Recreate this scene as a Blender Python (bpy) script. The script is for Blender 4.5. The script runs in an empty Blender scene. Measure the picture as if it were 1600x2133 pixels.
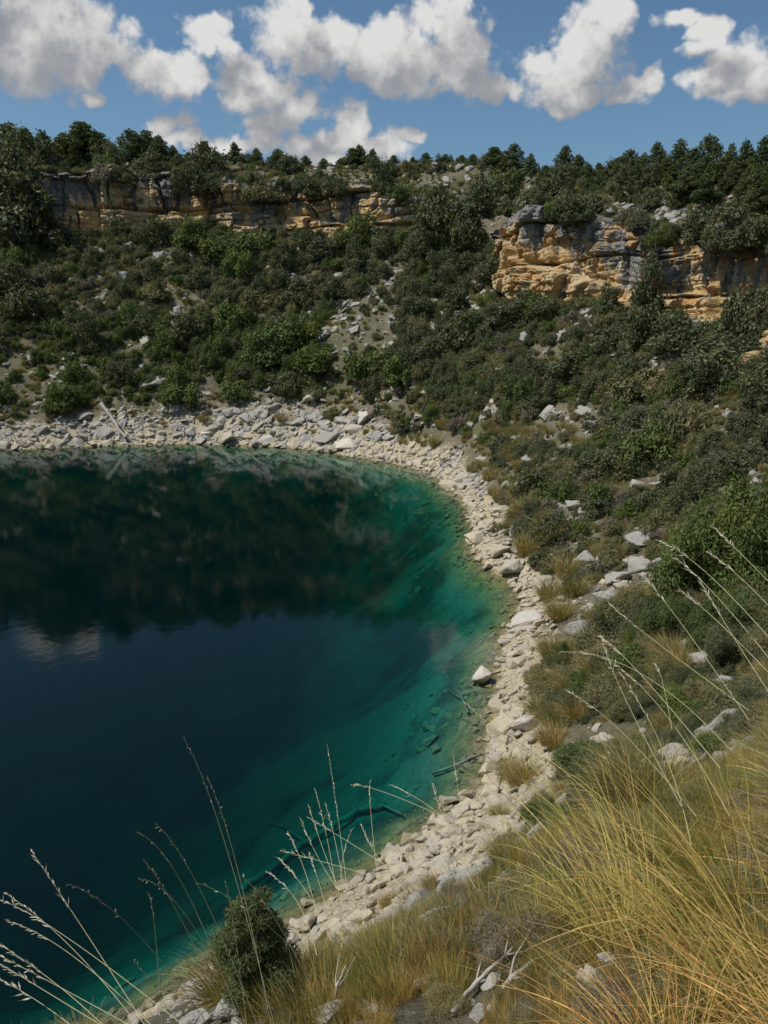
import bpy, math, random
import numpy as np
from mathutils import Vector, Matrix

# ------------------------------------------------------------------ camera, sky, sun, exposure
scene = bpy.context.scene
C = scene.collection
CAM = np.array([0.0, 0.0, 15.0]); PITCH = math.radians(14.0); FPX = 1659.0
cam_d = bpy.data.cameras.new('camera'); cam = bpy.data.objects.new('camera', cam_d); C.objects.link(cam)
cam.location = CAM; cam.rotation_euler = (math.pi/2 - PITCH, 0, 0)
cam_d.sensor_fit = 'VERTICAL'; cam_d.sensor_height = 36; cam_d.lens = 28.0
cam_d.clip_start = 0.05; cam_d.clip_end = 5000
scene.camera = cam
SUN = np.array([-0.90, -0.16, 0.0]); SUN /= np.linalg.norm(SUN)
SUN_EL = math.radians(57)
SUN_DIR = np.array([SUN[0]*math.cos(SUN_EL), SUN[1]*math.cos(SUN_EL), math.sin(SUN_EL)])
sd = bpy.data.lights.new('sun', 'SUN'); sd.energy = 4.2; sd.angle = math.radians(0.5); sd.color = (1.0, 0.955, 0.88)
so = bpy.data.objects.new('sun', sd); C.objects.link(so)
so.rotation_euler = Vector(-SUN_DIR).to_track_quat('-Z', 'Y').to_euler()
vs = scene.view_settings
vs.view_transform = 'Standard'; vs.look = 'None'; vs.gamma = 1.0; vs.use_curve_mapping = False
vs.exposure = -0.08
cy = scene.cycles
cy.max_bounces = 6; cy.diffuse_bounces = 3; cy.glossy_bounces = 2; cy.transmission_bounces = 2
cy.transparent_max_bounces = 8; cy.volume_bounces = 0
cy.caustics_reflective = False; cy.caustics_refractive = False
cy.use_adaptive_sampling = True; cy.adaptive_threshold = 0.02
try: cy.use_denoising = True; cy.denoiser = 'OPENIMAGEDENOISE'
except Exception: pass
R = math.radians

def pix_dir(px, py):
    x = (px - 800.0)/FPX; v = -(py - 1066.5)/FPX
    c, s = math.cos(PITCH), math.sin(PITCH)
    return np.array([x, c + v*s, -s + v*c])
def to_pix(p):
    p = np.asarray(p, float) - CAM
    c, s = math.cos(PITCH), math.sin(PITCH)
    f = p[..., 1]*c - p[..., 2]*s; u = p[..., 1]*s + p[..., 2]*c
    f2 = np.where(f > .05, f, .05)
    return 800 + FPX*p[..., 0]/f2, 1066.5 - FPX*u/f2, f

# ---- world: daylight sky with cumulus
world = bpy.data.worlds.new('World'); scene.world = world; world.use_nodes = True
wt = world.node_tree; wt.nodes.clear()
def nd(t, typ, **kw):
    n = t.nodes.new(typ)
    for k, v in kw.items(): setattr(n, k, v)
    return n
def mth(t, op, a, b=None, c=None, clamp=False):
    n = t.nodes.new('ShaderNodeMath'); n.operation = op; n.use_clamp = clamp
    for i, v in enumerate((a, b, c)):
        if v is None: continue
        if isinstance(v, (int, float)): n.inputs[i].default_value = v
        else: t.links.new(v, n.inputs[i])
    return n.outputs[0]
def vmth(t, op, a, b=None, s=None):
    n = t.nodes.new('ShaderNodeVectorMath'); n.operation = op
    for i, v in enumerate((a, b)):
        if v is None: continue
        if isinstance(v, (tuple, list)): n.inputs[i].default_value = v
        else: t.links.new(v, n.inputs[i])
    if s is not None: n.inputs['Scale'].default_value = s
    return n.outputs['Value'] if op in ('LENGTH', 'DOT_PRODUCT') else n.outputs[0]
def mix(t, f, a, b, kind='MIX'):
    n = t.nodes.new('ShaderNodeMix'); n.data_type = 'RGBA'; n.blend_type = kind
    for i, v in ((0, f), (6, a), (7, b)):
        if isinstance(v, (int, float)): n.inputs[i].default_value = v
        elif isinstance(v, (tuple, list)): n.inputs[i].default_value = tuple(v) + ((1,) if len(v) == 3 else ())
        else: t.links.new(v, n.inputs[i])
    return n.outputs[2]
def ramp(t, v, stops, mode='LINEAR'):
    n = t.nodes.new('ShaderNodeValToRGB'); n.color_ramp.interpolation = mode
    els = n.color_ramp.elements
    while len(els) < len(stops): els.new(0.5)
    for e, (p, c) in zip(els, stops):
        e.position = p; e.color = tuple(c) + (1,) if len(c) == 3 else c
    t.links.new(v, n.inputs[0]); return n.outputs[0]
def maprange(t, v, a, b, c=0.0, d=1.0, smooth=True):
    n = t.nodes.new('ShaderNodeMapRange'); n.interpolation_type = 'SMOOTHSTEP' if smooth else 'LINEAR'
    n.inputs[1].default_value = a; n.inputs[2].default_value = b; n.inputs[3].default_value = c; n.inputs[4].default_value = d
    t.links.new(v, n.inputs[0]); return n.outputs[0]
def noise(t, vec, scale, detail=4, rough=0.55, dist=0.0, typ=None):
    n = t.nodes.new('ShaderNodeTexNoise'); n.inputs['Scale'].default_value = scale
    n.inputs['Detail'].default_value = detail; n.inputs['Roughness'].default_value = rough; n.inputs['Distortion'].default_value = dist
    if vec is not None: t.links.new(vec, n.inputs['Vector'])
    return n

def cloud_px(cx, cy_, rx, ry):
    d = pix_dir(cx, cy_); az = math.atan2(d[0], d[1]); el = math.atan2(d[2], math.hypot(d[0], d[1]))
    k = 1.0/(FPX*(1 + ((cx-800)/FPX)**2)**.5) * 1.0
    return az, el, rx/FPX*1.10, ry/FPX*1.08
CL = [(50,70,150,100),(165,80,115,75),(0,120,110,60),(250,100,55,38),(430,72,66,52),(478,92,40,32),(290,125,60,34),(360,158,78,48),
      (530,180,100,72),(610,228,70,44),(555,250,75,34),(365,262,44,36),(395,298,75,24),(550,288,44,36),(470,312,100,24),
      (612,55,82,68),(700,105,100,74),(790,100,95,85),(870,120,100,72),(935,70,80,95),(975,140,85,62),(820,165,170,38),(1045,172,66,32),(628,5,45,34),
      (1165,140,84,60),(1225,105,78,84),(1262,25,52,52),(1200,190,110,34),(1350,178,34,24),(1295,208,54,24),(1135,125,50,40),
      (1415,42,46,22),(1480,78,46,36),(1535,148,78,42),(1480,178,66,30),(1595,175,66,50),(1440,122,32,22),(1560,195,86,26),
      (742,268,60,42),(690,300,66,36),(785,308,84,36),(622,306,44,28),(700,335,170,26),(845,281,40,16),(200,190,26,16),
      (-120,60,160,90),(1720,90,120,80),(1850,160,140,50),(-300,120,120,50),(-10,-165,90,50),(-60,-60,80,50),(1050,-200,160,60),(1450,-200,130,60)]
g = bpy.data.node_groups.new('cloud_density', 'ShaderNodeTree')
g.interface.new_socket('P', in_out='INPUT', socket_type='NodeSocketVector')
g.interface.new_socket('D', in_out='OUTPUT', socket_type='NodeSocketFloat')
gi = g.nodes.new('NodeGroupInput'); go = g.nodes.new('NodeGroupOutput')
P0 = gi.outputs[0]
w1 = noise(g, P0, 9, 3, .5); w2 = noise(g, P0, 34, 4, .55)
warp = vmth(g, 'ADD', vmth(g, 'SCALE', vmth(g, 'SUBTRACT', w1.outputs['Color'], (.5,.5,.5)), s=0.055),
            vmth(g, 'SCALE', vmth(g, 'SUBTRACT', w2.outputs['Color'], (.5,.5,.5)), s=0.026))
P = vmth(g, 'MULTIPLY', vmth(g, 'ADD', P0, warp), (1, 1, 0))
acc = None
for c_ in CL:
    a, e, ra, re = cloud_px(*c_)
    q = vmth(g, 'MULTIPLY', vmth(g, 'SUBTRACT', P, (a, e, 0)), (1/ra, 1/re, 0))
    l = vmth(g, 'LENGTH', q)
    v = mth(g, 'SUBTRACT', 1.0, l)
    acc = v if acc is None else mth(g, 'SMOOTH_MAX', acc, v, 0.18)
fb = noise(g, P0, 26, 7, .58).outputs[0]
vo = g.nodes.new('ShaderNodeTexVoronoi'); vo.feature = 'SMOOTH_F1'; vo.inputs['Scale'].default_value = 42; vo.inputs['Smoothness'].default_value = .6
vo.inputs['Detail'].default_value = 2; vo.inputs['Roughness'].default_value = .55
g.links.new(vmth(g, 'ADD', P0, vmth(g, 'SCALE', vmth(g, 'SUBTRACT', w2.outputs['Color'], (.5,.5,.5)), s=0.02)), vo.inputs['Vector'])
d_ = mth(g, 'ADD', acc, mth(g, 'MULTIPLY', mth(g, 'SUBTRACT', fb, .5), 1.25))
d_ = mth(g, 'ADD', d_, mth(g, 'MULTIPLY', mth(g, 'SUBTRACT', .45, vo.outputs['Distance']), .42))
g.links.new(d_, go.inputs[0])

tc = nd(wt, 'ShaderNodeTexCoord'); sep = nd(wt, 'ShaderNodeSeparateXYZ'); wt.links.new(tc.outputs['Generated'], sep.inputs[0])
az = mth(wt, 'ARCTAN2', sep.outputs[0], sep.outputs[1])
el = mth(wt, 'ARCTAN2', sep.outputs[2], mth(wt, 'SQRT', mth(wt, 'ADD', mth(wt, 'MULTIPLY', sep.outputs[0], sep.outputs[0]), mth(wt, 'MULTIPLY', sep.outputs[1], sep.outputs[1]))))
cmb = nd(wt, 'ShaderNodeCombineXYZ'); wt.links.new(az, cmb.inputs[0]); wt.links.new(el, cmb.inputs[1])
def cd(off):
    n = nd(wt, 'ShaderNodeGroup'); n.node_tree = g
    wt.links.new(vmth(wt, 'ADD', cmb.outputs[0], off), n.inputs[0]); return n.outputs[0]
D0 = cd((0, 0, 0)); D2 = cd((-0.024, 0.040, 0))
mask = maprange(wt, D0, -0.09, 0.34)
lit = mth(wt, 'ADD', mth(wt, 'MULTIPLY', mth(wt, 'SUBTRACT', D0, D2), .42), mth(wt, 'MULTIPLY', mth(wt, 'SUBTRACT', 0.40, D2), .42))
ccol = ramp(wt, maprange(wt, lit, -.40, .62, smooth=False), [(0, (.33,.35,.385)), (.30, (.40,.41,.43)), (.52, (.53,.53,.54)), (.72, (.70,.69,.68)), (1, (.88,.87,.85))])
sky = nd(wt, 'ShaderNodeTexSky'); sky.sky_type = 'NISHITA'; sky.sun_disc = False
sky.sun_elevation = SUN_EL; sky.sun_rotation = math.atan2(SUN[0], SUN[1]); sky.air_density = 1.0; sky.dust_density = 2.0; sky.ozone_density = 1.6; sky.altitude = 900
SKYC = mix(wt, 1.0, sky.outputs[0], (0.80, 1.0, 1.05), 'MULTIPLY')
SKY_STR = 0.092
CLOUD = mix(wt, 1.0, ccol, (1/SKY_STR*0.90,)*3, 'MULTIPLY')
full = mix(wt, mth(wt, 'MULTIPLY', mask, .96), SKYC, CLOUD)
bg = nd(wt, 'ShaderNodeBackground'); bg.inputs[1].default_value = SKY_STR; wt.links.new(full, bg.inputs[0])
# the rest of the sky: the same kind of scattered cumulus, in a plainer pattern; the two parts of the sky meet in clear blue
inner = mth(wt, 'MULTIPLY', mth(wt, 'LESS_THAN', mth(wt, 'ABSOLUTE', mth(wt, 'ADD', az, -.03)), .86), mth(wt, 'MULTIPLY', mth(wt, 'LESS_THAN', el, .66), mth(wt, 'GREATER_THAN', el, 0.0)))
away = mth(wt, 'MAXIMUM', maprange(wt, mth(wt, 'ABSOLUTE', mth(wt, 'ADD', az, -.03)), .86, 1.0), maprange(wt, el, .66, .80))
pn = noise(wt, cmb.outputs[0], 5.5, 5, .6).outputs[0]
pm = mth(wt, 'MULTIPLY', mth(wt, 'MULTIPLY', maprange(wt, pn, .54, .62), away), maprange(wt, el, 1.3, 1.5, 1, 0))
plain = mix(wt, mth(wt, 'MULTIPLY', pm, .9), SKYC, mix(wt, maprange(wt, pn, .56, .74), (.74/SKY_STR*.93,)*3, (.42/SKY_STR*.93,)*3))
bg2 = nd(wt, 'ShaderNodeBackground'); bg2.inputs[1].default_value = SKY_STR; wt.links.new(plain, bg2.inputs[0])
mxs = nd(wt, 'ShaderNodeMixShader'); wt.links.new(inner, mxs.inputs[0]); wt.links.new(bg2.outputs[0], mxs.inputs[1]); wt.links.new(bg.outputs[0], mxs.inputs[2])
wo = nd(wt, 'ShaderNodeOutputWorld'); wt.links.new(mxs.outputs[0], wo.inputs[0])
world.cycles.sampling_method = 'MANUAL'; world.cycles.sample_map_resolution = 512

# ------------------------------------------------------------------ numeric helpers
def _h(ix, iy, iz, s):
    h = (ix*374761393 + iy*668265263 + iz*1440670441 + s*974634777) & 0xffffffff
    h = ((h ^ (h >> 13))*1274126177) & 0xffffffff
    h = ((h ^ (h >> 16))*2246822519) & 0xffffffff
    return ((h ^ (h >> 15)) & 0xffffff)/float(0xffffff)
def vnoise(x, y, z=0.0, s=0):
    x, y, z = np.broadcast_arrays(np.asarray(x, float), np.asarray(y, float), np.asarray(z, float))
    xi, yi, zi = np.floor(x).astype(np.int64), np.floor(y).astype(np.int64), np.floor(z).astype(np.int64)
    fx, fy, fz = x-xi, y-yi, z-zi
    fx, fy, fz = (f*f*(3-2*f) for f in (fx, fy, fz))
    r = 0
    for a in (0, 1):
        for b in (0, 1):
            for c in (0, 1):
                r = r + _h(xi+a, yi+b, zi+c, s)*(fx if a else 1-fx)*(fy if b else 1-fy)*(fz if c else 1-fz)
    return r*2-1
def fbm(x, y, z=0.0, o=4, s=0, g=.5):
    r = 0; a = 1.0; t = 0
    for i in range(o):
        k = 2.03**i
        r = r + a*vnoise(x*k, y*k, z*k if not np.isscalar(z) or z else 0.0, s+i*17); t += a; a *= g
    return r/t*1.35
def smooth(x, a, b):
    t = np.clip((x-a)/(b-a), 0, 1); return t*t*(3-2*t)

# ------------------------------------------------------------------ lake and land profile (polar about the lake's middle)
CX, CY = -35.0, 50.0
SH = [(0,938),(100,935),(200,930),(300,928),(400,925),(480,928),(560,931),(650,938),(720,950),(800,963),(880,980),(920,1000),(930,1020),(962,1040),(975,1075),(990,1100),(972,1130),(990,1150),
      (1020,1190),(1062,1207),(1082,1240),(1070,1290),(1045,1330),(1036,1370),(1030,1400),(1035,1440),(1020,1500),(1010,1540),(1018,1580),(1012,1620),(985,1660),(930,1685),(890,1722),(855,1760),
      (790,1800),(740,1840),(665,1882),(600,1925),(545,1965),(430,2030),(350,2080),(280,2133)]
sp = []
for p in SH:
    d = pix_dir(*p); t = -15.0/d[2]; x, y = d[0]*t, d[1]*t
    sp.append((math.degrees(math.atan2(y-CY, x-CX)), math.hypot(x-CX, y-CY)))
sp += [(-66, 43.5), (-80, 42), (-110, 42), (-150, 41), (110, 39.5), (130, 40), (160, 41), (180, 41)]
sp.sort(); sph = np.array([s[0] for s in sp]); spr = np.array([s[1] for s in sp])
NPH = 3600; PH = np.linspace(-180, 180, NPH, endpoint=False)
def percirc(x, xs, ys):
    xs2 = np.concatenate([xs-360, xs, xs+360]); ys2 = np.concatenate([ys]*3)
    return np.interp(x, xs2, ys2)
def circ_smooth(a, w):
    k = np.exp(-0.5*(np.arange(-3*w, 3*w+1)/w)**2); k /= k.sum()
    return np.convolve(np.concatenate([a[-3*w:], a, a[:3*w]]), k, 'valid')
RS = circ_smooth(percirc(PH, sph, spr), 6)
# stations: phi, r_b z_b (mid slope), r_c z_c, r_foot z_foot, r_top z_top, r_rim z_rim, z_far
ST = np.array([
 (-150, 55, 8.0, 64, 15.0, 70, 20.0, 72, 27.0, 80, 30, 31),
 (-100, 53, 7.0, 60, 12.5, 68, 17.0, 70, 21.0, 80, 24, 25),
 ( -75, 53, 7.4, 58.5, 12.0, 67, 16.0, 69, 18.0, 80, 22, 24),
 ( -62, 52.0, 6.4, 58.0, 12.0, 67, 16.6, 69, 17.8, 80, 22, 24),
 ( -55, 52.0, 6.0, 58.2, 12.1, 67, 17.0, 69, 18.0, 80, 22, 24),
 ( -48, 52.6, 4.9, 58.6, 11.5, 67, 16.6, 69, 18.0, 80, 22, 24),
 ( -38, 53.8, 5.4, 60.0, 10.8, 67, 15.2, 69, 18.0, 79, 21.5, 24),
 ( -25, 54.0, 5.4, 60.0, 9.4, 67, 13.8, 69, 18.5, 77, 21.5, 24),
 (  -8, 54.0, 5.1, 60.0, 8.8, 66, 12.7, 67.5, 19.5, 77, 22.5, 25),
 (10.6, 53.5, 5.2, 60.0, 8.9, 65.5, 12.6, 67.0, 20.4, 77, 24.0, 27),
 (  27, 55.0, 5.8, 61.0, 10.2, 66, 14.6, 67.5, 23.0, 77, 26.8, 29),
 (  41, 55.0, 6.8, 62.0, 12.5, 68, 17.6, 69.5, 26.6, 80, 30.6, 33),
 (50.5, 58.0, 9.4, 68.0, 16.0, 77, 22.5, 79, 27.6, 88, 33.0, 35),
 (  55, 60.0, 11.4, 69.5, 18.5, 78, 25.0, 85, 30.0, 92, 34.5, 36),
 (  60, 60.5, 12.2, 70.0, 19.5, 78, 26.0, 80.5, 31.5, 92, 36.0, 37),
 (  67, 60.0, 11.8, 70.0, 19.6, 78, 25.6, 79.5, 33.0, 92, 36.8, 38),
 (  85, 57.0, 11.4, 68.0, 20.0, 79, 27.5, 80.5, 35.0, 92, 37.6, 39),
 (  95, 55.0, 10.8, 67.0, 19.6, 79, 27.2, 80.5, 36.2, 90, 38.2, 39),
 ( 106, 55.0, 10.4, 66.0, 19.0, 78, 26.4, 79.5, 36.4, 90, 39.0, 40),
 ( 130, 55.0, 9.0, 65.0, 17.0, 75, 24.0, 77, 33.0, 86, 36, 38),
 ( 170, 55.0, 8.0, 64.0, 15.0, 72, 21.0, 74, 29.0, 82, 32, 34)], float)
ST = ST[ST[:,0].argsort()]
STI = [circ_smooth(percirc(PH, ST[:,0], ST[:,k]), 14) for k in range(1, 12)]
RB, ZB, RC, ZC, RF, ZF, RT, ZT, RR, ZR, ZFAR = STI
RT = RT + 5.6   # the ground steps up behind the cliff face
DJ = np.arange(-46, 460.01, 0.2)
ZT2 = np.empty((NPH, len(DJ)), np.float32)
for i in range(NPH):
    rs = RS[i]
    xs = [-46, -22, -14, -9, -6, -3.5, -1.8, -.7, 0, 1.0, 2.6, RB[i]-rs, RC[i]-rs, RF[i]+.3-rs, RF[i]+5.2-rs, RT[i]-rs, RR[i]-rs, RR[i]+25-rs, 460]
    zb1 = ZB[i]*2.6/(RB[i]-rs)*.85
    fs = smooth(PH[i], 34, 56)
    deep = np.array([-15, -13.5, -10.0, -6.5, -4.4, -2.4, -1.05, -.35])*(1-fs) + np.array([-19, -19, -18, -15, -12, -8, -3.8, -1.3])*fs
    ys = [*deep, 0, .38, zb1, ZB[i], ZC[i], ZF[i]-.1, ZF[i]+.9, ZT[i], ZR[i], ZFAR[i], ZFAR[i]-14]
    ZT2[i] = np.interp(DJ, xs, ys)
k5 = np.exp(-.5*(np.arange(-6, 7)/2.2)**2); k5 /= k5.sum()
def land(x, y, detail=True):
    x = np.asarray(x, float); y = np.asarray(y, float)
    r = np.hypot(x-CX, y-CY); ph = np.degrees(np.arctan2(y-CY, x-CX))
    fi = (ph+180)/360*NPH; i0 = np.floor(fi).astype(int); f = fi-i0; i1 = (i0+1) % NPH; i0 = i0 % NPH
    rs = RS[i0]*(1-f)+RS[i1]*f; d = r-rs
    fj = np.clip((d+46)/.2, 0, len(DJ)-1.001); j0 = fj.astype(int); g_ = fj-j0
    z = (ZT2[i0, j0]*(1-g_)+ZT2[i0, j0+1]*g_)*(1-f) + (ZT2[i1, j0]*(1-g_)+ZT2[i1, j0+1]*g_)*f
    if detail:
        a = smooth(np.abs(d), 0.3, 9)
        near = smooth(np.hypot(x, y), 2.0, 14.0)
        z = z + fbm(x/7.5, y/7.5, 0, 3, 5)*0.75*a*near + fbm(x/1.7, y/1.7, 0, 3, 9)*(.07+.15*a*(.4+.6*near)) + fbm(x/.45, y/.45, 0, 2, 12)*.035
        z = z + np.maximum(0, fbm(x/14, y/14, 0, 2, 44))*1.0*smooth(d, 36, 46)
    return z
def dist_shore(x, y):
    ph = np.degrees(np.arctan2(y-CY, x-CX)); i = ((ph+180)/360*NPH).astype(int) % NPH
    return np.hypot(x-CX, y-CY)-RS[i]
def foot_off(x, y):
    ph = np.degrees(np.arctan2(y-CY, x-CX)); i = ((ph+180)/360*NPH).astype(int) % NPH
    return np.hypot(x-CX, y-CY)-RF[i], np.hypot(x-CX, y-CY)-RT[i], np.hypot(x-CX, y-CY)-RR[i], ph
def normal_at(x, y, e=.4):
    n = np.stack([land(x-e, y)-land(x+e, y), land(x, y-e)-land(x, y+e), np.full_like(np.asarray(x, float), 2*e)], -1)
    return n/np.linalg.norm(n, axis=-1, keepdims=True)
TS = np.concatenate([np.arange(.8, 12, .08), np.arange(12, 60, .25), np.arange(60, 230, .4)])
def hit(px, py):
    d = pix_dir(px, py); p = CAM[None] + TS[:, None]*d[None]
    under = p[:, 2] < land(p[:, 0], p[:, 1])
    if not under.any(): return None
    k = int(np.argmax(under)); return p[k]

# ------------------------------------------------------------------ materials
def new_mat(name):
    m = bpy.data.materials.new(name); m.use_nodes = True; t = m.node_tree
    b = t.nodes['Principled BSDF']; b.inputs['Specular IOR Level'].default_value = 0.2
    return m, t, b
def bump(t, b, h, dist, strength=1.0):
    n = t.nodes.new('ShaderNodeBump'); n.inputs['Distance'].default_value = dist; n.inputs['Strength'].default_value = strength
    t.links.new(h, n.inputs['Height']); t.links.new(n.outputs[0], b.inputs['Normal'])
def geo_pos(t): return t.nodes.new('ShaderNodeNewGeometry').outputs['Position']

def foliage_mat(name, c1, c2, c3, trans=.22, rough=.55):
    m, t, b = new_mat(name)
    oi = t.nodes.new('ShaderNodeObjectInfo'); at = t.nodes.new('ShaderNodeAttribute'); at.attribute_name = 'tone'
    n = noise(t, geo_pos(t), .35, 3, .6)
    col = mix(t, oi.outputs['Random'], c1, c2)
    col = mix(t, maprange(t, n.outputs[0], .45, .68), col, c3)
    col = mix(t, 1.0, col, at.outputs['Color'], 'MULTIPLY')
    t.links.new(col, b.inputs['Base Color']); b.inputs['Roughness'].default_value = rough
    tr = t.nodes.new('ShaderNodeBsdfTranslucent'); t.links.new(mix(t, 1.0, col, (1.25, 1.35, .6), 'MULTIPLY'), tr.inputs[0])
    ms = t.nodes.new('ShaderNodeMixShader'); ms.inputs[0].default_value = trans
    t.links.new(b.outputs[0], ms.inputs[1]); t.links.new(tr.outputs[0], ms.inputs[2])
    t.links.new(ms.outputs[0], t.nodes['Material Output'].inputs[0]); return m
M = {}
M['juniper'] = foliage_mat('juniper_leaves', (.080,.096,.050), (.112,.122,.062), (.145,.145,.070))
M['green'] = foliage_mat('green_leaves', (.105,.145,.038), (.085,.118,.042), (.145,.175,.046))
M['olive'] = foliage_mat('olive_leaves', (.19,.175,.085), (.145,.15,.072), (.26,.215,.11))
M['grey'] = foliage_mat('grey_twigs', (.21,.18,.145), (.165,.15,.12), (.25,.205,.155), .2, .8)
M['pine'] = foliage_mat('pine_needles', (.078,.102,.042), (.098,.124,.046), (.135,.150,.056))
M['straw'] = foliage_mat('dry_grass', (.68,.45,.16), (.60,.43,.15), (.50,.40,.13), .3, .6)
M['grassgreen'] = foliage_mat('green_grass', (.36,.37,.10), (.28,.31,.085), (.50,.40,.12), .3, .6)
M['tussock'] = foliage_mat('tussock_grass', (.30,.25,.125), (.235,.215,.105), (.19,.19,.08), .25, .7)
M['rust'] = foliage_mat('rust_grass', (.50,.27,.10), (.42,.25,.095), (.36,.25,.095), .25, .6)
M['gold'] = foliage_mat('golden_grass', (.36,.235,.075), (.33,.23,.08), (.28,.2,.08), .2, .7)
M['stalk'] = foliage_mat('seed_stalk', (.66,.60,.38), (.60,.55,.33), (.52,.52,.26), .2, .5)
M['seed'] = foliage_mat('seed_head', (.74,.66,.54), (.66,.58,.47), (.60,.52,.42), .25, .6)

def bark():
    m, t, b = new_mat('bark'); p = geo_pos(t)
    n = noise(t, p, 9, 5, .6)
    t.links.new(ramp(t, n.outputs[0], [(.3, (.055,.042,.034)), (.7, (.16,.13,.105))]), b.inputs['Base Color'])
    b.inputs['Roughness'].default_value = .9; bump(t, b, n.outputs[0], .02); return m
M['bark'] = bark()
def deadwood():
    m, t, b = new_mat('dead_wood'); p = geo_pos(t)
    n = noise(t, p, 14, 5, .65); oi = t.nodes.new('ShaderNodeObjectInfo')
    c = ramp(t, n.outputs[0], [(.3, (.24,.215,.18)), (.55, (.46,.43,.38)), (.8, (.60,.57,.51))])
    t.links.new(c, b.inputs['Base Color']); b.inputs['Roughness'].default_value = .9; bump(t, b, n.outputs[0], .01); return m
M['dead'] = deadwood()

M['sunk'] = foliage_mat('sunken_wood', (.235,.23,.18), (.20,.195,.15), (.11,.105,.08), 0, .9)
def rock_mat(name, warm, grey, lichen):
    m, t, b = new_mat(name)
    tcn = t.nodes.new('ShaderNodeTexCoord'); oi = t.nodes.new('ShaderNodeObjectInfo')
    p = geo_pos(t)
    n1 = noise(t, p, .5, 3, .6); n2 = noise(t, p, 5.5, 6, .65); n3 = noise(t, p, 22, 4, .6)
    col = mix(t, maprange(t, mth(t, 'ADD', mth(t, 'MULTIPLY', oi.outputs['Random'], .5), mth(t, 'MULTIPLY', n1.outputs[0], .5)), .35, .62), warm, grey)
    col = mix(t, maprange(t, n2.outputs[0], .50, .70), col, lichen)
    col = mix(t, maprange(t, n2.outputs[0], .25, .42, 1, 0), col, tuple(min(1, c*1.22) for c in warm))
    col = mix(t, mth(t, 'MULTIPLY', n3.outputs[0], .55), col, (.22,.20,.17))
    # algae film on whatever stands below the waterline
    sx = t.nodes.new('ShaderNodeSeparateXYZ'); t.links.new(p, sx.inputs[0])
    wet = maprange(t, sx.outputs[2], -.05, .22, 1, 0)
    col = mix(t, mth(t, 'MULTIPLY', wet, .8), col, mix(t, n1.outputs[0], (.22,.18,.07), (.09,.085,.045)))
    t.links.new(col, b.inputs['Base Color']); b.inputs['Roughness'].default_value = .88
    h = mth(t, 'ADD', n2.outputs[0], mth(t, 'MULTIPLY', n3.outputs[0], .4)); bump(t, b, h, .06); return m
M['rock_warm'] = rock_mat('pale_limestone', (.60,.515,.365), (.52,.47,.375), (.37,.335,.26))
M['rock_grey'] = rock_mat('grey_limestone', (.46,.435,.385), (.37,.36,.33), (.20,.19,.17))
M['rock_white'] = rock_mat('white_limestone', (.72,.66,.55), (.66,.62,.54), (.48,.45,.38))
M['rock_tan'] = rock_mat('tan_limestone', (.50,.36,.21), (.46,.34,.22), (.30,.22,.14))

def ground_mat():
    m, t, b = new_mat('hillside_ground'); p = geo_pos(t)
    sx = t.nodes.new('ShaderNodeSeparateXYZ'); t.links.new(p, sx.inputs[0])
    at = t.nodes.new('ShaderNodeAttribute'); at.attribute_name = 'shore'
    n1 = noise(t, p, .16, 5, .6); n2 = noise(t, p, 1.3, 6, .65); n3 = noise(t, p, 9, 6, .7)
    vo1 = t.nodes.new('ShaderNodeTexVoronoi'); vo1.inputs['Scale'].default_value = 3.4; vo1.inputs['Randomness'].default_value = 1
    t.links.new(vmth(t, 'ADD', p, vmth(t, 'SCALE', n3.outputs['Color'], s=.18)), vo1.inputs['Vector'])
    vo2 = t.nodes.new('ShaderNodeTexVoronoi'); vo2.inputs['Scale'].default_value = 11; t.links.new(p, vo2.inputs['Vector'])
    soil = mix(t, maprange(t, n2.outputs[0], .35, .65), (.125,.112,.072), (.20,.175,.12))
    soil = mix(t, maprange(t, n1.outputs[0], .42, .62), soil, (.12,.118,.060))
    soil = mix(t, maprange(t, n3.outputs[0], .56, .70), soil, (.26,.235,.185))
    grav = mix(t, vo2.outputs['Color'], (.44,.37,.25), (.58,.50,.35))
    grav = mix(t, maprange(t, n3.outputs[0], .3, .55, .65, 0), grav, (.26,.22,.16))
    near = maprange(t, mth(t, 'ADD', at.outputs['Fac'], mth(t, 'MULTIPLY', mth(t, 'SUBTRACT', n2.outputs[0], .5), 1.6)), .75, 1.35, 1, 0)
    col = mix(t, near, soil, grav)
    screes = maprange(t, n1.outputs[0], .56, .64)
    # lake bed: olive algae in the shallows, pale carbonate further down
    wet = maprange(t, sx.outputs[2], -.05, .12, 1, 0)
    bed = mix(t, maprange(t, n2.outputs[0], .4, .62), (.30,.24,.10), (.15,.14,.07))
    bed = mix(t, maprange(t, sx.outputs[2], -1.5, -.5, 1, 0), bed, mix(t, maprange(t, n1.outputs[0], .42, .58), (.23,.22,.175), (.075,.072,.055)))
    col = mix(t, wet, col, bed)
    t.links.new(col, b.inputs['Base Color']); b.inputs['Roughness'].default_value = .95
    n4 = noise(t, p, 55, 4, .7)
    h = mth(t, 'ADD', mth(t, 'ADD', mth(t, 'MULTIPLY', n3.outputs[0], 1.0), mth(t, 'MULTIPLY', n4.outputs[0], .3)), mth(t, 'MULTIPLY', vo1.outputs['Distance'], -.9))
    bump(t, b, h, .10); return m
M['ground'] = ground_mat()

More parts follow.
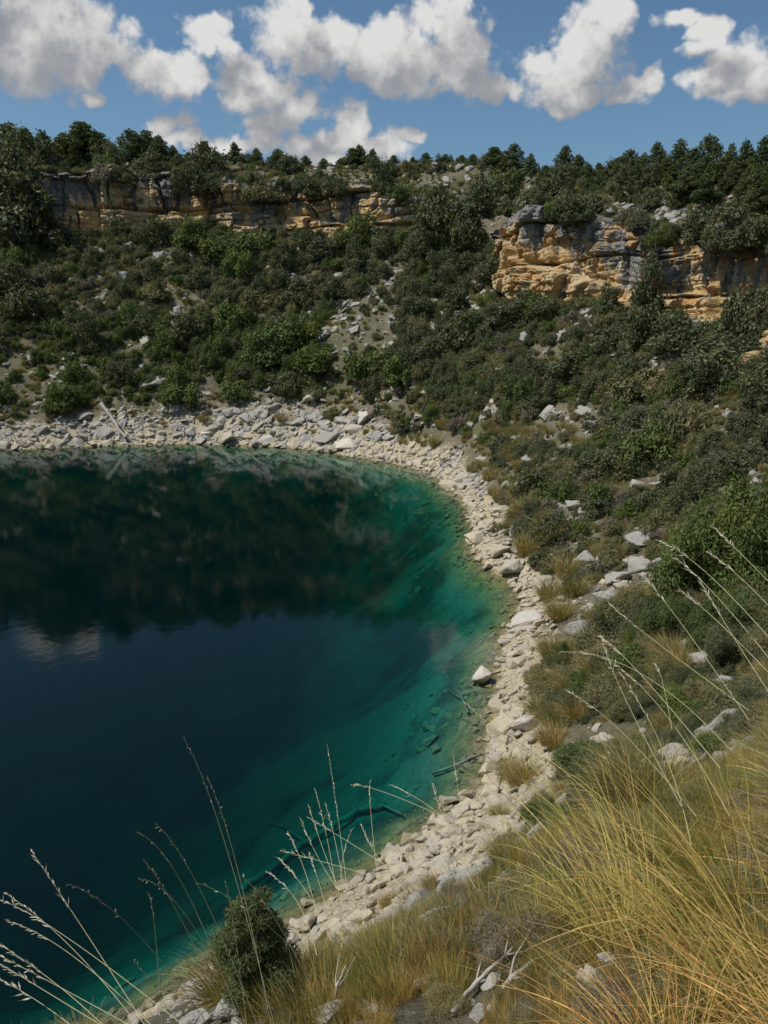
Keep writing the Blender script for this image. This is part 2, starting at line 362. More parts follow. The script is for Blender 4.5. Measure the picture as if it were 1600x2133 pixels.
def cliff_mat():
    m, t, b = new_mat('cliff_rock'); p = geo_pos(t)
    at = t.nodes.new('ShaderNodeAttribute'); at.attribute_name = 'hfrac'
    st = vmth(t, 'MULTIPLY', p, (1, 1, .16)); st2 = vmth(t, 'MULTIPLY', p, (1, 1, 5.0))
    n0 = noise(t, p, .13, 3, .6); n1 = noise(t, p, .55, 6, .65); ns = noise(t, st, 1.1, 6, .65); nb = noise(t, st2, .22, 5, .6); n3 = noise(t, p, 5, 7, .7)
    vc = t.nodes.new('ShaderNodeTexVoronoi'); vc.inputs['Scale'].default_value = 1.1
    t.links.new(vmth(t, 'ADD', vmth(t, 'MULTIPLY', p, (1,1,1.8)), vmth(t, 'SCALE', n1.outputs['Color'], s=.9)), vc.inputs['Vector'])
    c = mix(t, maprange(t, nb.outputs[0], .38, .6), (.46,.30,.125), (.55,.43,.245))
    c = mix(t, maprange(t, n1.outputs[0], .50, .66), c, (.48,.23,.075))
    c = mix(t, mth(t, 'MULTIPLY', maprange(t, n3.outputs[0], .5, .7), .6), c, (.62,.48,.28))
    gm = mth(t, 'ADD', mth(t, 'MULTIPLY', at.outputs['Fac'], .88), mth(t, 'MULTIPLY', mth(t, 'SUBTRACT', ns.outputs[0], .5), 2.6))
    gm = mth(t, 'ADD', gm, mth(t, 'MULTIPLY', mth(t, 'SUBTRACT', n0.outputs[0], .5), 2.2))
    greyc = mix(t, maprange(t, n3.outputs[0], .35, .65), (.13,.125,.12), (.30,.285,.26))
    c = mix(t, maprange(t, gm, .50, .74), c, greyc)
    c = mix(t, mth(t, 'MULTIPLY', maprange(t, ns.outputs[0], .57, .66), .85), c, (.07,.066,.06))
    t.links.new(c, b.inputs['Base Color']); b.inputs['Roughness'].default_value = .92
    h = mth(t, 'ADD', mth(t, 'ADD', mth(t, 'MULTIPLY', n3.outputs[0], .5), mth(t, 'MULTIPLY', nb.outputs[0], .5)), mth(t, 'MULTIPLY', vc.outputs['Distance'], .5))
    bump(t, b, h, .35); return m
M['cliff'] = cliff_mat()

def water_mat():
    m = bpy.data.materials.new('lake_water'); m.use_nodes = True; t = m.node_tree; t.nodes.clear()
    out = t.nodes.new('ShaderNodeOutputMaterial'); p = geo_pos(t)
    n1 = noise(t, p, 1.6, 4, .6); n2 = noise(t, p, .09, 2, .5)
    bp = t.nodes.new('ShaderNodeBump'); bp.inputs['Distance'].default_value = .006
    t.links.new(mth(t, 'MULTIPLY', n1.outputs[0], maprange(t, n2.outputs[0], .35, .7, .3, 1.0)), bp.inputs['Height'])
    fr = t.nodes.new('ShaderNodeFresnel'); fr.inputs[0].default_value = 1.333; t.links.new(bp.outputs[0], fr.inputs[1])
    gl = t.nodes.new('ShaderNodeBsdfGlossy'); gl.inputs['Roughness'].default_value = .03; t.links.new(bp.outputs[0], gl.inputs['Normal'])
    tr = t.nodes.new('ShaderNodeBsdfTransparent')
    ms = t.nodes.new('ShaderNodeMixShader'); t.links.new(fr.outputs[0], ms.inputs[0]); t.links.new(tr.outputs[0], ms.inputs[1]); t.links.new(gl.outputs[0], ms.inputs[2])
    t.links.new(ms.outputs[0], out.inputs['Surface'])
    ab = t.nodes.new('ShaderNodeVolumeAbsorption'); ab.inputs['Color'].default_value = (.04, .80, .77, 1); ab.inputs['Density'].default_value = .50
    vsn = t.nodes.new('ShaderNodeVolumeScatter'); vsn.inputs['Color'].default_value = (.06, .72, .90, 1); vsn.inputs['Density'].default_value = .0048
    av = t.nodes.new('ShaderNodeAddShader'); t.links.new(ab.outputs[0], av.inputs[0]); t.links.new(vsn.outputs[0], av.inputs[1])
    t.links.new(av.outputs[0], out.inputs['Volume']); return m
M['water'] = water_mat()

# ------------------------------------------------------------------ mesh and object helpers
def mk_mesh(name, V, F, mats, mi=None, tone=None, smooth_=False, attrs=None):
    """V (n,3); F list of (k,3) or (k,4) index arrays"""
    me = bpy.data.meshes.new(name); V = np.asarray(V, np.float32)
    F = [np.asarray(f, np.int32) for f in F if len(f)]
    me.vertices.add(len(V)); me.vertices.foreach_set('co', V.ravel())
    loops = np.concatenate([f.ravel() for f in F]); sizes = np.concatenate([np.full(len(f), f.shape[1]) for f in F])
    me.loops.add(len(loops)); me.loops.foreach_set('vertex_index', loops)
    me.polygons.add(len(sizes)); st = np.concatenate([[0], np.cumsum(sizes)[:-1]])
    me.polygons.foreach_set('loop_start', st.astype(np.int32))
    if mi is not None: me.polygons.foreach_set('material_index', np.asarray(mi, np.int32))
    me.polygons.foreach_set('use_smooth', np.full(len(sizes), bool(smooth_)))
    if tone is not None:
        a = me.attributes.new('tone', 'FLOAT_COLOR', 'POINT'); tone = np.asarray(tone, np.float32)
        if tone.ndim == 1: tone = np.repeat(tone[:, None], 3, 1)
        a.data.foreach_set('color', np.concatenate([tone, np.ones((len(tone), 1), np.float32)], 1).ravel().astype(np.float32))
    for k, v in (attrs or {}).items():
        a = me.attributes.new(k, 'FLOAT', 'POINT'); a.data.foreach_set('value', np.asarray(v, np.float32))
    for m in mats: me.materials.append(m)
    me.update(calc_edges=True); me.validate(); return me
def link(name, data, loc=(0,0,0), rot=(0,0,0), scale=(1,1,1), parent=None, label=None, cat=None, group=None, kind=None):
    o = bpy.data.objects.new(name, data); C.objects.link(o)
    o.location = loc; o.rotation_euler = rot; o.scale = scale
    if parent: o.parent = parent
    if label: o['label'] = label
    if cat: o['category'] = cat
    if group: o['group'] = group
    if kind: o['kind'] = kind
    return o
class Buf:
    def __init__(s): s.V = []; s.F3 = []; s.F4 = []; s.T = []; s.M3 = []; s.M4 = []; s.n = 0
    def add(s, V, F, tone=1.0, mi=0):
        V = np.asarray(V, float); F = np.asarray(F); s.V.append(V)
        t = np.asarray(tone, float)
        if t.ndim == 0: t = np.full((len(V), 3), float(t))
        elif t.ndim == 1 and len(t) == len(V): t = np.repeat(t[:, None], 3, 1)
        s.T.append(t)
        (s.F3 if F.shape[1] == 3 else s.F4).append(F+s.n); (s.M3 if F.shape[1] == 3 else s.M4).append(np.full(len(F), mi)); s.n += len(V)
    def mesh(s, name, mats, sm=False):
        F = []; mi = []
        if s.F3: F.append(np.concatenate(s.F3)); mi.append(np.concatenate(s.M3))
        if s.F4: F.append(np.concatenate(s.F4)); mi.append(np.concatenate(s.M4))
        return mk_mesh(name, np.concatenate(s.V), F, mats, np.concatenate(mi), np.concatenate(s.T), sm)
def unit(v): return v/np.maximum(np.linalg.norm(v, axis=-1, keepdims=True), 1e-9)
def leaf_quads(c, nrm, size, aspect, rg, along=None):
    """one bent leaf spray per centre"""
    n = len(c); a = rg.normal(size=(n, 3)) if along is None else along + rg.normal(size=(n, 3))*.35
    t = unit(np.cross(np.cross(nrm, a), nrm)); b = unit(np.cross(nrm, t))
    s = (size*rg.uniform(.6, 1.35, n))[:, None]
    V = np.stack([c - t*s*aspect, c - b*s + nrm*s*.2, c + t*s*aspect, c + b*s + nrm*s*.2], 1).reshape(-1, 3)
    return V, np.arange(n*4).reshape(n, 4)
def tube(pts, rad, seg=6, cap=True):
    pts = np.asarray(pts, float); rad = np.asarray(rad, float); n = len(pts)
    tan = unit(np.gradient(pts, axis=0)); ref = np.array([0.13, .21, 1.0]) if abs(tan[0][2]) < .9 else np.array([1.0, .1, .1])
    u = unit(np.cross(tan, ref)); w = np.cross(tan, u)
    a = np.linspace(0, 2*np.pi, seg, endpoint=False)
    V = (pts[:, None] + rad[:, None, None]*(np.cos(a)[None, :, None]*u[:, None] + np.sin(a)[None, :, None]*w[:, None])).reshape(-1, 3)
    i = np.arange(n-1)[:, None]*seg; j = np.arange(seg)[None]; k = (j+1) % seg
    F = np.stack([i+j, i+k, i+seg+k, i+seg+j], -1).reshape(-1, 4)
    return V, F
def crumple(pts, rg, amp):
    pts = np.array(pts, float); o = rg.normal(size=pts.shape)*amp; o[0] = 0; return pts+o

# ------------------------------------------------------------------ rocks
def rock_mesh(name, seed, mat, flat=.6, long=1.3, npts=16, sub=1):
    import bmesh
    rg = np.random.default_rng(seed)
    bm = bmesh.new()
    pts = unit(rg.normal(size=(npts, 3)))*rg.uniform(.8, 1.0, (npts, 1))
    # a blocky solid: push points out towards faces of a tilted box
    m = np.abs(pts).max(1, keepdims=True); pts = pts/m*.5*rg.uniform(.72, 1.0, (npts, 1))*(.6+.4*m)*1.15
    pts = pts*np.array([long, 1.0, flat])
    for p in pts: bm.verts.new(p)
    r = bmesh.ops.convex_hull(bm, input=bm.verts)
    for v in [v for v in bm.verts if not v.link_faces]: bm.verts.remove(v)
    bmesh.ops.dissolve_limit(bm, angle_limit=R(14), verts=bm.verts, edges=bm.edges)
    bmesh.ops.bevel(bm, geom=list(bm.edges), offset=.035, segments=1, profile=.6, affect='EDGES')
    bmesh.ops.triangulate(bm, faces=bm.faces)
    if sub:
        bmesh.ops.subdivide_edges(bm, edges=[e for e in bm.edges if e.calc_length() > .22], cuts=sub, use_grid_fill=True)
        bmesh.ops.triangulate(bm, faces=bm.faces)
    co = np.array([v.co[:] for v in bm.verts])
    dn = fbm(co[:,0]*2.6+seed, co[:,1]*2.6, co[:,2]*2.6+7.3, 3, seed)*.07
    nn = unit(co)
    co = co + nn*dn[:, None]
    F = np.array([[v.index for v in f.verts] for f in bm.faces]); bm.free()
    return mk_mesh(name, co, [F], [mat], tone=None)
ROCK = {'warm': [rock_mesh('pale_rock', 100+i, M['rock_warm'], [.55,.75,.45,.8,.6,.35,.65,.5][i], [1.3,1.1,1.6,1.0,1.45,1.8,1.2,1.5][i], 12+i) for i in range(8)],
        'grey': [rock_mesh('grey_rock', 200+i, M['rock_grey'], [.55,.75,.4,.7,.55,.3,.6,.5][i], [1.3,1.15,1.6,1.1,1.4,1.9,1.2,1.5][i], 12+i) for i in range(8)],
        'white': [rock_mesh('white_rock', 400+i, M['rock_white'], [.6,.7,.4][i], [1.25,1.1,1.6][i], 13+i) for i in range(3)],
        'tan': [rock_mesh('tan_rock', 300+i, M['rock_tan'], .6, 1.3, 13+i) for i in range(3)]}

# ------------------------------------------------------------------ plants: meshes shared by the copies
def lobes_points(L, n, rg, jit=.12):
    """points spread on the lobes' skins, none inside another lobe. L rows: x y z rx ry rz"""
    area = L[:,3]*L[:,4]; idx = rg.choice(len(L), n*2, p=area/area.sum())
    d = unit(rg.normal(size=(n*2, 3))); rr = 1 - np.abs(rg.normal(size=(n*2, 1)))*jit
    p = L[idx, :3] + d*L[idx, 3:6]*rr
    q = (p[:, None, :]-L[None, :, :3])/L[None, :, 3:6]; ins = ((q**2).sum(-1) < .68**2)
    ins[np.arange(len(p)), idx] = False
    ok = ~ins.any(1); p, d = p[ok][:n], d[ok][:n]
    return p, unit(d/L[idx[ok][:n], 3:6])
def shrub_mesh(name, seed, mat, n, leaf, height=.8, aspect=1.5, nl=9, upright=0.0, stems=True):
    rg = np.random.default_rng(seed); B = Buf()
    nl = int(nl*1.5); a = rg.uniform(0, 2*np.pi, nl); rad = np.sqrt(rg.uniform(0, 1, nl))*.42; r = rg.uniform(.07, .23, nl)
    z = np.clip(rg.uniform(.05, 1, nl)**.8*height*(1-rad*rg.uniform(.2, 1.2, nl)) - r*.8, .06, 2)
    L = np.stack([rad*np.cos(a), rad*np.sin(a), z, r, r, r*rg.uniform(.75, 1.15, nl)*(1+upright)], 1)
    p, d = lobes_points(L, n, rg, .26); ok = p[:, 2] > .0; p, d = p[ok], d[ok]
    nrm = unit(d + rg.normal(size=p.shape)*.55 + np.array([0, 0, .25]))
    V, F = leaf_quads(p, nrm, leaf, aspect, rg, along=None if upright == 0 else np.array([0, 0, 1.0*upright*3]))
    tn = rg.uniform(.62, 1.35, (len(p), 1))*np.array([[1, 1, 1]]) * (1+rg.normal(size=(len(p), 3))*.06)
    B.add(V, F, np.repeat(tn, 4, 0), 0)
    if stems:
        for i in range(min(nl, 6)):
            V, F = tube(crumple([(0, 0, -.08), L[i, :3]*.5, L[i, :3]], rg, .02), [.022, .014, .006], 4); B.add(V, F, 1, 1)
    # a few sprigs that break the outline
    k = max(20, n//6); i = rg.integers(0, len(p), k); q = p[i] + (d[i]+[0, 0, .5])*rg.uniform(.02, .11, (k, 1))
    V, F = leaf_quads(q, unit(rg.normal(size=(k, 3))), leaf*.8, aspect*1.6, rg, along=d[i]*2); B.add(V, F, 1.1, 0)
    return B.mesh(name, [mat, M['bark']])
def blades(B, rg, n, spread, lmin, lmax, width, lean, leanj, droop, seg=5, mi=0, up=1.0, tone=(.7, 1.3)):
    """n arching blades from a small base"""
    a = rg.uniform(0, 2*np.pi, n); rr = np.sqrt(rg.uniform(0, 1, n))*spread
    base = np.stack([rr*np.cos(a), rr*np.sin(a), np.full(n, -.03)], 1)
    L = rg.uniform(lmin, lmax, n)
    dirh = np.stack([np.cos(a), np.sin(a)], 1)*leanj*rg.uniform(.2, 1, (n, 1)) + rg.normal(size=(n, 2))*leanj*.35 + np.array(lean)[None]*rg.uniform(.5, 1.3, (n, 1))
    t = np.linspace(0, 1, seg+1)
    kk = rg.uniform(.35, 1.5, (n, 1)); P = np.zeros((n, seg+1, 3)); cur = base.copy(); dv = unit(np.concatenate([dirh*.45, np.full((n, 1), up)], 1))
    for s in range(seg+1):
        P[:, s] = cur
        step = L[:, None]/seg
        cur = cur + dv*step
        dv = unit(dv + np.concatenate([dirh*droop/seg*1.2, np.full((n, 1), -droop/seg*1.1)], 1)*kk + rg.normal(size=(n, 3))*.035)
    side = unit(np.cross(P[:, -1]-P[:, 0], rg.normal(size=(n, 3))))
    w = width*(1-t**1.8*.85)[None, :, None]*rg.uniform(.7, 1.3, (n, 1, 1))
    V = np.stack([P-side[:, None]*w, P+side[:, None]*w], 2).reshape(n, -1, 3)
    i = np.arange(seg)*2; q = np.stack([i, i+1, i+3, i+2], 1)
    F = (q[None] + (np.arange(n)*(seg+1)*2)[:, None, None]).reshape(-1, 4)
    tn = rg.uniform(tone[0], tone[1], (n, 1, 1))*np.ones((1, (seg+1)*2, 3)) * (1+rg.normal(size=(n, 1, 3))*.05)
    B.add(V.reshape(-1, 3), F, tn.reshape(-1, 3), mi)
    return P
def tussock_mesh(name, seed, mats, n, lmin, lmax, width, lean, leanj, droop, seg=5, spread=.12, mix2=.3):
    rg = np.random.default_rng(seed); B = Buf()
    blades(B, rg, int(n*(1-mix2)), spread, lmin, lmax, width, lean, leanj, droop, seg, 0)
    if mix2 > 0 and len(mats) > 1: blades(B, rg, int(n*mix2), spread, lmin*.7, lmax*.9, width, lean, leanj, droop, seg, 1)
    return B.mesh(name, mats)
def pine_mesh(seed, n, leaf, shape, asp=2.0):
    """a pine of height 1: returns trunk mesh, crown mesh"""
    rg = np.random.default_rng(seed); T = Buf(); L = []
    bend = rg.normal(size=2)*.03
    V, F = tube(crumple([(0,0,-.04), (0,0,.2), (bend[0],bend[1],.55), (bend[0]*1.5,bend[1]*1.5,.93)], rg, .008), [.024, .019, .012, .004], 6); T.add(V, F)
    base = {'cone': .10, 'round': .15, 'open': .32}[shape]
    wmax = {'cone': .28, 'round': .31, 'open': .28}[shape]
    nb = {'cone': 34, 'round': 34, 'open': 24}[shape]
    for i in range(nb):
        f = (i+.5)/nb; z = base + (1-base-.05)*f
        w = wmax*(((1-f)**.75)*(.45+.55*min(1, f/.18)) if shape == 'cone' else ((1-f)**.55*min(1, .45+f/.3)*.95))*rg.uniform(.55, 1.15)
        an = i*2.4 + rg.uniform(-.5, .5); c = np.array([math.cos(an)*w*.72 + bend[0]*f, math.sin(an)*w*.72 + bend[1]*f, z+w*.12])
        s = .045 + w*.34; L.append([*c, s*rg.uniform(.85, 1.2), s*rg.uniform(.85, 1.2), s*rg.uniform(.5, .8)])
        V, F = tube([(bend[0]*f, bend[1]*f, z-.05), c*[.5,.5,1]-[0,0,.02], c], [.007, .005, .002], 4); T.add(V, F)
    L.append([bend[0]*1.5, bend[1]*1.5, .93, .045, .045, .075]); L = np.array(L)
    p, d = lobes_points(L, n, rg, .25)
    nrm = unit(rg.normal(size=p.shape)*.8 + d*.6)
    Bc = Buf(); V, F = leaf_quads(p, nrm, leaf, asp, rg, along=unit(d)+np.array([0, 0, .9]))
    tn = np.repeat(rg.uniform(.6, 1.4, (len(p), 1)), 4, 0)*np.ones((1, 3)); Bc.add(V, F, tn)
    return T.mesh('trunk', [M['bark']], True), Bc.mesh('crown', [M['pine']])
SHR = {}
SHR['juniper'] = [shrub_mesh('dark_shrub', 10+i, M['juniper'], 3200, .019, .85, 1.8, 13+i, [0,.25,.1,.5,.2][i]) for i in range(5)]
SHR['round'] = [shrub_mesh('round_shrub', 20+i, M['juniper'], 3200, .018, 1.15, 1.8, 13, .15) for i in range(3)]
SHR['green'] = [shrub_mesh('green_shrub', 30+i, M['green'], 3000, .018, .8, 2.2, 14+i, [.3,.5,.15,.6][i]) for i in range(4)]
SHR['olive'] = [shrub_mesh('olive_shrub', 40+i, M['olive'], 2600, .015, .6, 3.2, 13+i, [.3,.6,.2,.5][i]) for i in range(4)]
SHR['grey'] = [shrub_mesh('grey_shrub', 50+i, M['grey'], 2400, .012, .6, 4.5, 9, .25) for i in range(3)]
FINE = {'juniper': [shrub_mesh('dark_shrub', 60+i, M['juniper'], 16000, .0062, .8, 3.2, 14, .1) for i in range(2)],
        'green': [shrub_mesh('green_shrub', 63+i, M['green'], 16000, .0066, .8, 3.0, 14, .2) for i in range(3)],
        'olive': [shrub_mesh('olive_shrub', 67+i, M['olive'], 14000, .0058, .6, 3.6, 14, .2) for i in range(2)],
        'grey': [shrub_mesh('grey_shrub', 70+i, M['grey'], 11000, .0042, .6, 8.0, 14, .3) for i in range(2)]}
FINE['round'] = FINE['juniper']
TUS = {'far': [tussock_mesh('grass_tussock', 80+i, [M['tussock'], M['straw']], 420, .3, .62, .0045, (-.15, -.1), .6, .9, 4, .2, .25) for i in range(4)],
       'near': [tussock_mesh('grass_tussock', 85+i, [M['tussock'], M['straw']], 900, .3, .7, .0034, (-.3, .05), .6, 1.0, 6, .2, .35) for i in range(4)]}
PINES = [pine_mesh(500+i, 5200, .0095, ['cone', 'round', 'cone', 'open', 'round', 'cone', 'open'][i]) for i in range(7)]

# ------------------------------------------------------------------ setting: hillside (one sheet), lake, cliffs
def beach_w(ph): return np.interp(ph, [-60, -48, -42, -34, -20, 0, 20, 40, 60, 80, 110], [6.5, 6.5, 4.6, 2.4, 1.9, 1.8, 2.2, 2.8, 4.7, 4.0, 3.6])
def build_ground():
    ph = np.unique(np.round(np.concatenate([np.arange(-180, 180, 2.0), np.arange(-74, 150, .42), np.arange(-63, -22, .12), np.arange(-58, -50, .07)]), 3))
    d = np.unique(np.round(np.concatenate([np.arange(-45, -8, 1.5), np.arange(-8, 6, .22), np.arange(6, 26, .3), np.arange(26, 56, .55), np.arange(56, 110, 3), np.arange(110, 460, 25)]), 3))
    i = ((ph+180)/360*NPH).astype(int) % NPH
    Rr = RS[i][:, None] + d[None]; Rr = np.maximum(Rr, .5)
    X = CX + Rr*np.cos(np.radians(ph))[:, None]; Y = CY + Rr*np.sin(np.radians(ph))[:, None]
    Z = land(X, Y); n, m = X.shape
    V = np.stack([X, Y, Z], -1).reshape(-1, 3)
    a = np.arange(n)[:, None]*m; a2 = ((np.arange(n)+1) % n)[:, None]*m; j = np.arange(m-1)[None]
    F = np.stack([a+j, a+j+1, a2+j+1, a2+j], -1).reshape(-1, 4)
    c = len(V); V = np.concatenate([V, [[CX, CY, -19.0]]])
    k = np.arange(n); F3 = np.stack([np.full(n, c), k*m, ((k+1) % n)*m], -1)
    sh = np.concatenate([(d[None]/beach_w(ph)[:, None]).ravel(), [-45]])
    me = mk_mesh('hillside', V, [F3, F], [M['ground']], smooth_=True, attrs={'shore': sh})
    link('hillside', me, kind='structure')
build_ground()
def build_water():
    ph = np.arange(-180, 180, 1.0); i = ((ph+180)/360*NPH).astype(int) % NPH; r = RS[i]+1.8
    x = CX + r*np.cos(np.radians(ph)); y = CY + r*np.sin(np.radians(ph)); n = len(ph)
    V = np.concatenate([np.stack([x, y, np.zeros(n)], 1), np.stack([x, y, np.full(n, -24.)], 1), [[CX, CY, 0], [CX, CY, -24.]]])
    k = np.arange(n); k2 = (k+1) % n
    F4 = np.stack([k, n+k, n+k2, k2], 1); T = np.stack([np.full(n, 2*n), k, k2], 1); Bm = np.stack([np.full(n, 2*n+1), n+k2, n+k], 1)
    link('lake_water', mk_mesh('lake_water', V, [F4, T, Bm], [M['water']]), kind='structure')
build_water()

def cliff(name, p0, p1, label, alcoves, seed, blend0, blend1):
    """rock face between azimuths p0..p1 (about the lake's middle), strata, blocks, cracks and alcoves in relief"""
    n = int((p1-p0)*math.pi/180*74/.16); m = 84
    ph = np.linspace(p0, p1, n); i = ((ph+180)/360*NPH).astype(int) % NPH
    rf, zf, zt = RF[i], ZF[i], ZT[i]
    s = np.cumsum(np.concatenate([[0], np.abs(np.diff(ph))*math.pi/180*74]))
    h = np.linspace(0, 1, m); S = s[:, None]*np.ones((1, m)); Hh = h[None]*np.ones((n, 1))
    topn = zt - 2.6*(1-smooth(ph, p1-blend1, p1-.5*0)) *0 - 3.0*smooth(ph, p1-blend1, p1)*(p1 < 60) + fbm(s/5, s*0+seed, 0, 3, seed)*.9 + vnoise(np.floor(s/2.3 + vnoise(s/3, 0*s, 0, 3)), 0*s+.5, 0, seed+4)*.5
    Z = (zf-1.6)[:, None]*(1-Hh) + (topn+.15)[:, None]*Hh
    wx = S + fbm(S/4, Z/4, 0, 3, seed+1)*1.6; wz = Z + fbm(S/9, Z/5, 0, 2, seed+2)*.7 + S*.03
    off = fbm(S/13, Z/30+seed, 0, 2, seed+3)*2.8 + fbm(S/4.2, Z/14, 0, 2, seed+5)*1.7           # buttresses
    def blocks(w, hgt, amp, sd):
        row = np.floor(wz/hgt); jx = wx/w + _h(row.astype(np.int64), row.astype(np.int64)*0, row.astype(np.int64)*0, sd)*7
        col = np.floor(jx); fx = jx-col; fz = wz/hgt-row
        v = (_h(col.astype(np.int64), row.astype(np.int64), col.astype(np.int64)*0, sd+1)-.5)*amp
        edge = np.minimum(np.minimum(fx, 1-fx)*w, np.minimum(fz, 1-fz)*hgt)
        return v - amp*.7*(1-smooth(edge, 0.0, .28))
    off += blocks(3.4, 4.6, 1.7, seed+20) + blocks(1.5, 1.3, .38, seed+30) + blocks(.7, .6, .12, seed+40)
    sb = np.floor(wz/1.25); lay = (_h(sb.astype(np.int64), sb.astype(np.int64)*0, sb.astype(np.int64)*0, seed+50)-.5)*.35
    off += lay - .16*(1-smooth(np.abs(wz/1.25-np.round(wz/1.25))*1.25, 0, .1))
    bench = zf[:, None] + 2.6 + fbm(S/11, S*0, 0, 2, seed+8)*.9
    off += 1.1*smooth(bench - Z, -.12, .12) - .55*np.exp(-((Z-bench-.35)/.3)**2)                 # lower bench and the undercut above it
    off += fbm(S/1.1, Z/1.1, 0, 4, seed+9)*.24 + fbm(S/.4, Z/.4, 0, 2, seed+10)*.12
    for (pa, wd, dep, h0, h1) in alcoves:
        sa = np.interp(pa, ph, s); w_ = smooth(S, sa-wd, sa-wd+.35)*(1-smooth(S, sa+wd-.8, sa+wd+.2))*smooth(Hh, h0-.03, h0)*(1-smooth(Hh, h1-.02, h1+.02))
        off -= dep*w_ ; off -= w_*(off-np.median(off))*.55
    fade = smooth(ph, p0, p0+blend0)*(1-smooth(ph, p1-blend1, p1)); off = off - (1-fade)[:, None]*3.2
    off = off + .25 - smooth(Hh, .93, 1.0)*.5
    Rr = rf[:, None] + .9 + Hh*1.5 - off
    Rr = np.minimum(Rr, (RF[i]+4.9)[:, None] + Hh*.8)
    # cap going back under the turf
    cap = 6; Rc = np.stack([Rr[:, -1] + 1.5*(k+1) for k in range(cap)], 1); Zc = np.stack([Z[:, -1] + .10*(k < 2) - .3*(k >= 4)*(k-3) + fbm(s/1.3, s*0+k, 0, 2, seed+60)*.12 for k in range(cap)], 1)
    Rr = np.concatenate([Rr, Rc], 1); Z = np.concatenate([Z, Zc], 1)
    mm = m+cap; X = CX + Rr*np.cos(np.radians(ph))[:, None]; Y = CY + Rr*np.sin(np.radians(ph))[:, None]
    V = np.stack([X, Y, Z], -1).reshape(-1, 3)
    a = np.arange(n-1)[:, None]*mm; j = np.arange(mm-1)[None]
    F = np.stack([a+j, a+mm+j, a+mm+j+1, a+j+1], -1).reshape(-1, 4)
    hf = np.concatenate([np.broadcast_to(h[None], (n, m)), np.full((n, cap), 1.15)], 1).ravel()
    link('cliff_face', mk_mesh(name, V, [F], [M['cliff']], attrs={'hfrac': hf}), kind='structure', label=label)
cliff('cliff_face', 60.0, 152, 'long ochre and grey limestone cliff under the pines across the lake', [(98.7, 3.6, 4.6, .05, .93), (79.5, 1.6, 1.8, .3, .85), (76.0, 1.0, 2.6, .35, .75), (92, 1.3, 2.8, .15, .9), (86.5, 1.6, 3.0, .15, .9), (68, 1.2, 2.6, .1, .8)], 11, 7, 3)
cliff('cliff_face', -30, 52.5, 'orange stepped limestone cliff with grey streaks on the right bank', [(49, 1.0, 1.6, .3, .9), (17.5, 2.2, 3.4, .25, .85), (11.5, 1.8, 3.6, .1, .95), (30, 1.3, 2.4, .3, .8), (37, 2.2, 1.6, .5, .75), (44, 1.1, 2.2, .25, .8)], 23, 6, 8)

# ------------------------------------------------------------------ geometry-nodes mass of uncountable small things
def scatter_mass(name, P, rot, scl, idx, sources, kind='stuff', label=None):
    me = bpy.data.meshes.new(name); me.vertices.add(len(P)); me.vertices.foreach_set('co', np.asarray(P, np.float32).ravel())
    for k, v in (('rotv', rot), ('sclv', scl)):
        a = me.attributes.new(k, 'FLOAT_VECTOR', 'POINT'); a.data.foreach_set('vector', np.asarray(v, np.float32).ravel())
    a = me.attributes.new('pick', 'INT', 'POINT'); a.data.foreach_set('value', np.asarray(idx, np.int32))
    o = link(name, me, kind=kind, label=label)
    t = bpy.data.node_groups.new(name, 'GeometryNodeTree')
    t.interface.new_socket('Geometry', in_out='INPUT', socket_type='NodeSocketGeometry'); t.interface.new_socket('Geometry', in_out='OUTPUT', socket_type='NodeSocketGeometry')
    i = t.nodes.new('NodeGroupInput'); u = t.nodes.new('NodeGroupOutput')
    jn = t.nodes.new('GeometryNodeJoinGeometry')
    for s in reversed(sources):
        oi = t.nodes.new('GeometryNodeObjectInfo'); oi.transform_space = 'ORIGINAL'; oi.inputs['Object'].default_value = s; oi.inputs['As Instance'].default_value = True
        t.links.new(oi.outputs['Geometry'], jn.inputs[0])
    ip = t.nodes.new('GeometryNodeInstanceOnPoints'); ip.inputs['Pick Instance'].default_value = True
    def na(nm, ty):
        n = t.nodes.new('GeometryNodeInputNamedAttribute'); n.data_type = ty; n.inputs['Name'].default_value = nm; return n.outputs['Attribute']
    t.links.new(i.outputs[0], ip.inputs['Points']); t.links.new(jn.outputs[0], ip.inputs['Instance'])
    t.links.new(na('pick', 'INT'), ip.inputs['Instance Index'])
    er = t.nodes.new('FunctionNodeEulerToRotation'); t.links.new(na('rotv', 'FLOAT_VECTOR'), er.inputs[0]); t.links.new(er.outputs[0], ip.inputs['Rotation'])
    t.links.new(na('sclv', 'FLOAT_VECTOR'), ip.inputs['Scale']); t.links.new(ip.outputs[0], u.inputs[0])
    md = o.modifiers.new('scatter', 'NODES'); md.node_group = t
    return o
def tilt_euler(n, rz, amount=1.0):
    """euler that leans z towards the ground normal"""
    out = np.zeros((len(n), 3)); up = Vector((0, 0, 1))
    for k in range(len(n)):
        v = Vector(n[k]).lerp(up, 1-amount).normalized()
        q = up.rotation_difference(v) @ Matrix.Rotation(rz[k], 3, 'Z').to_quaternion()
        out[k] = q.to_euler()
    return out

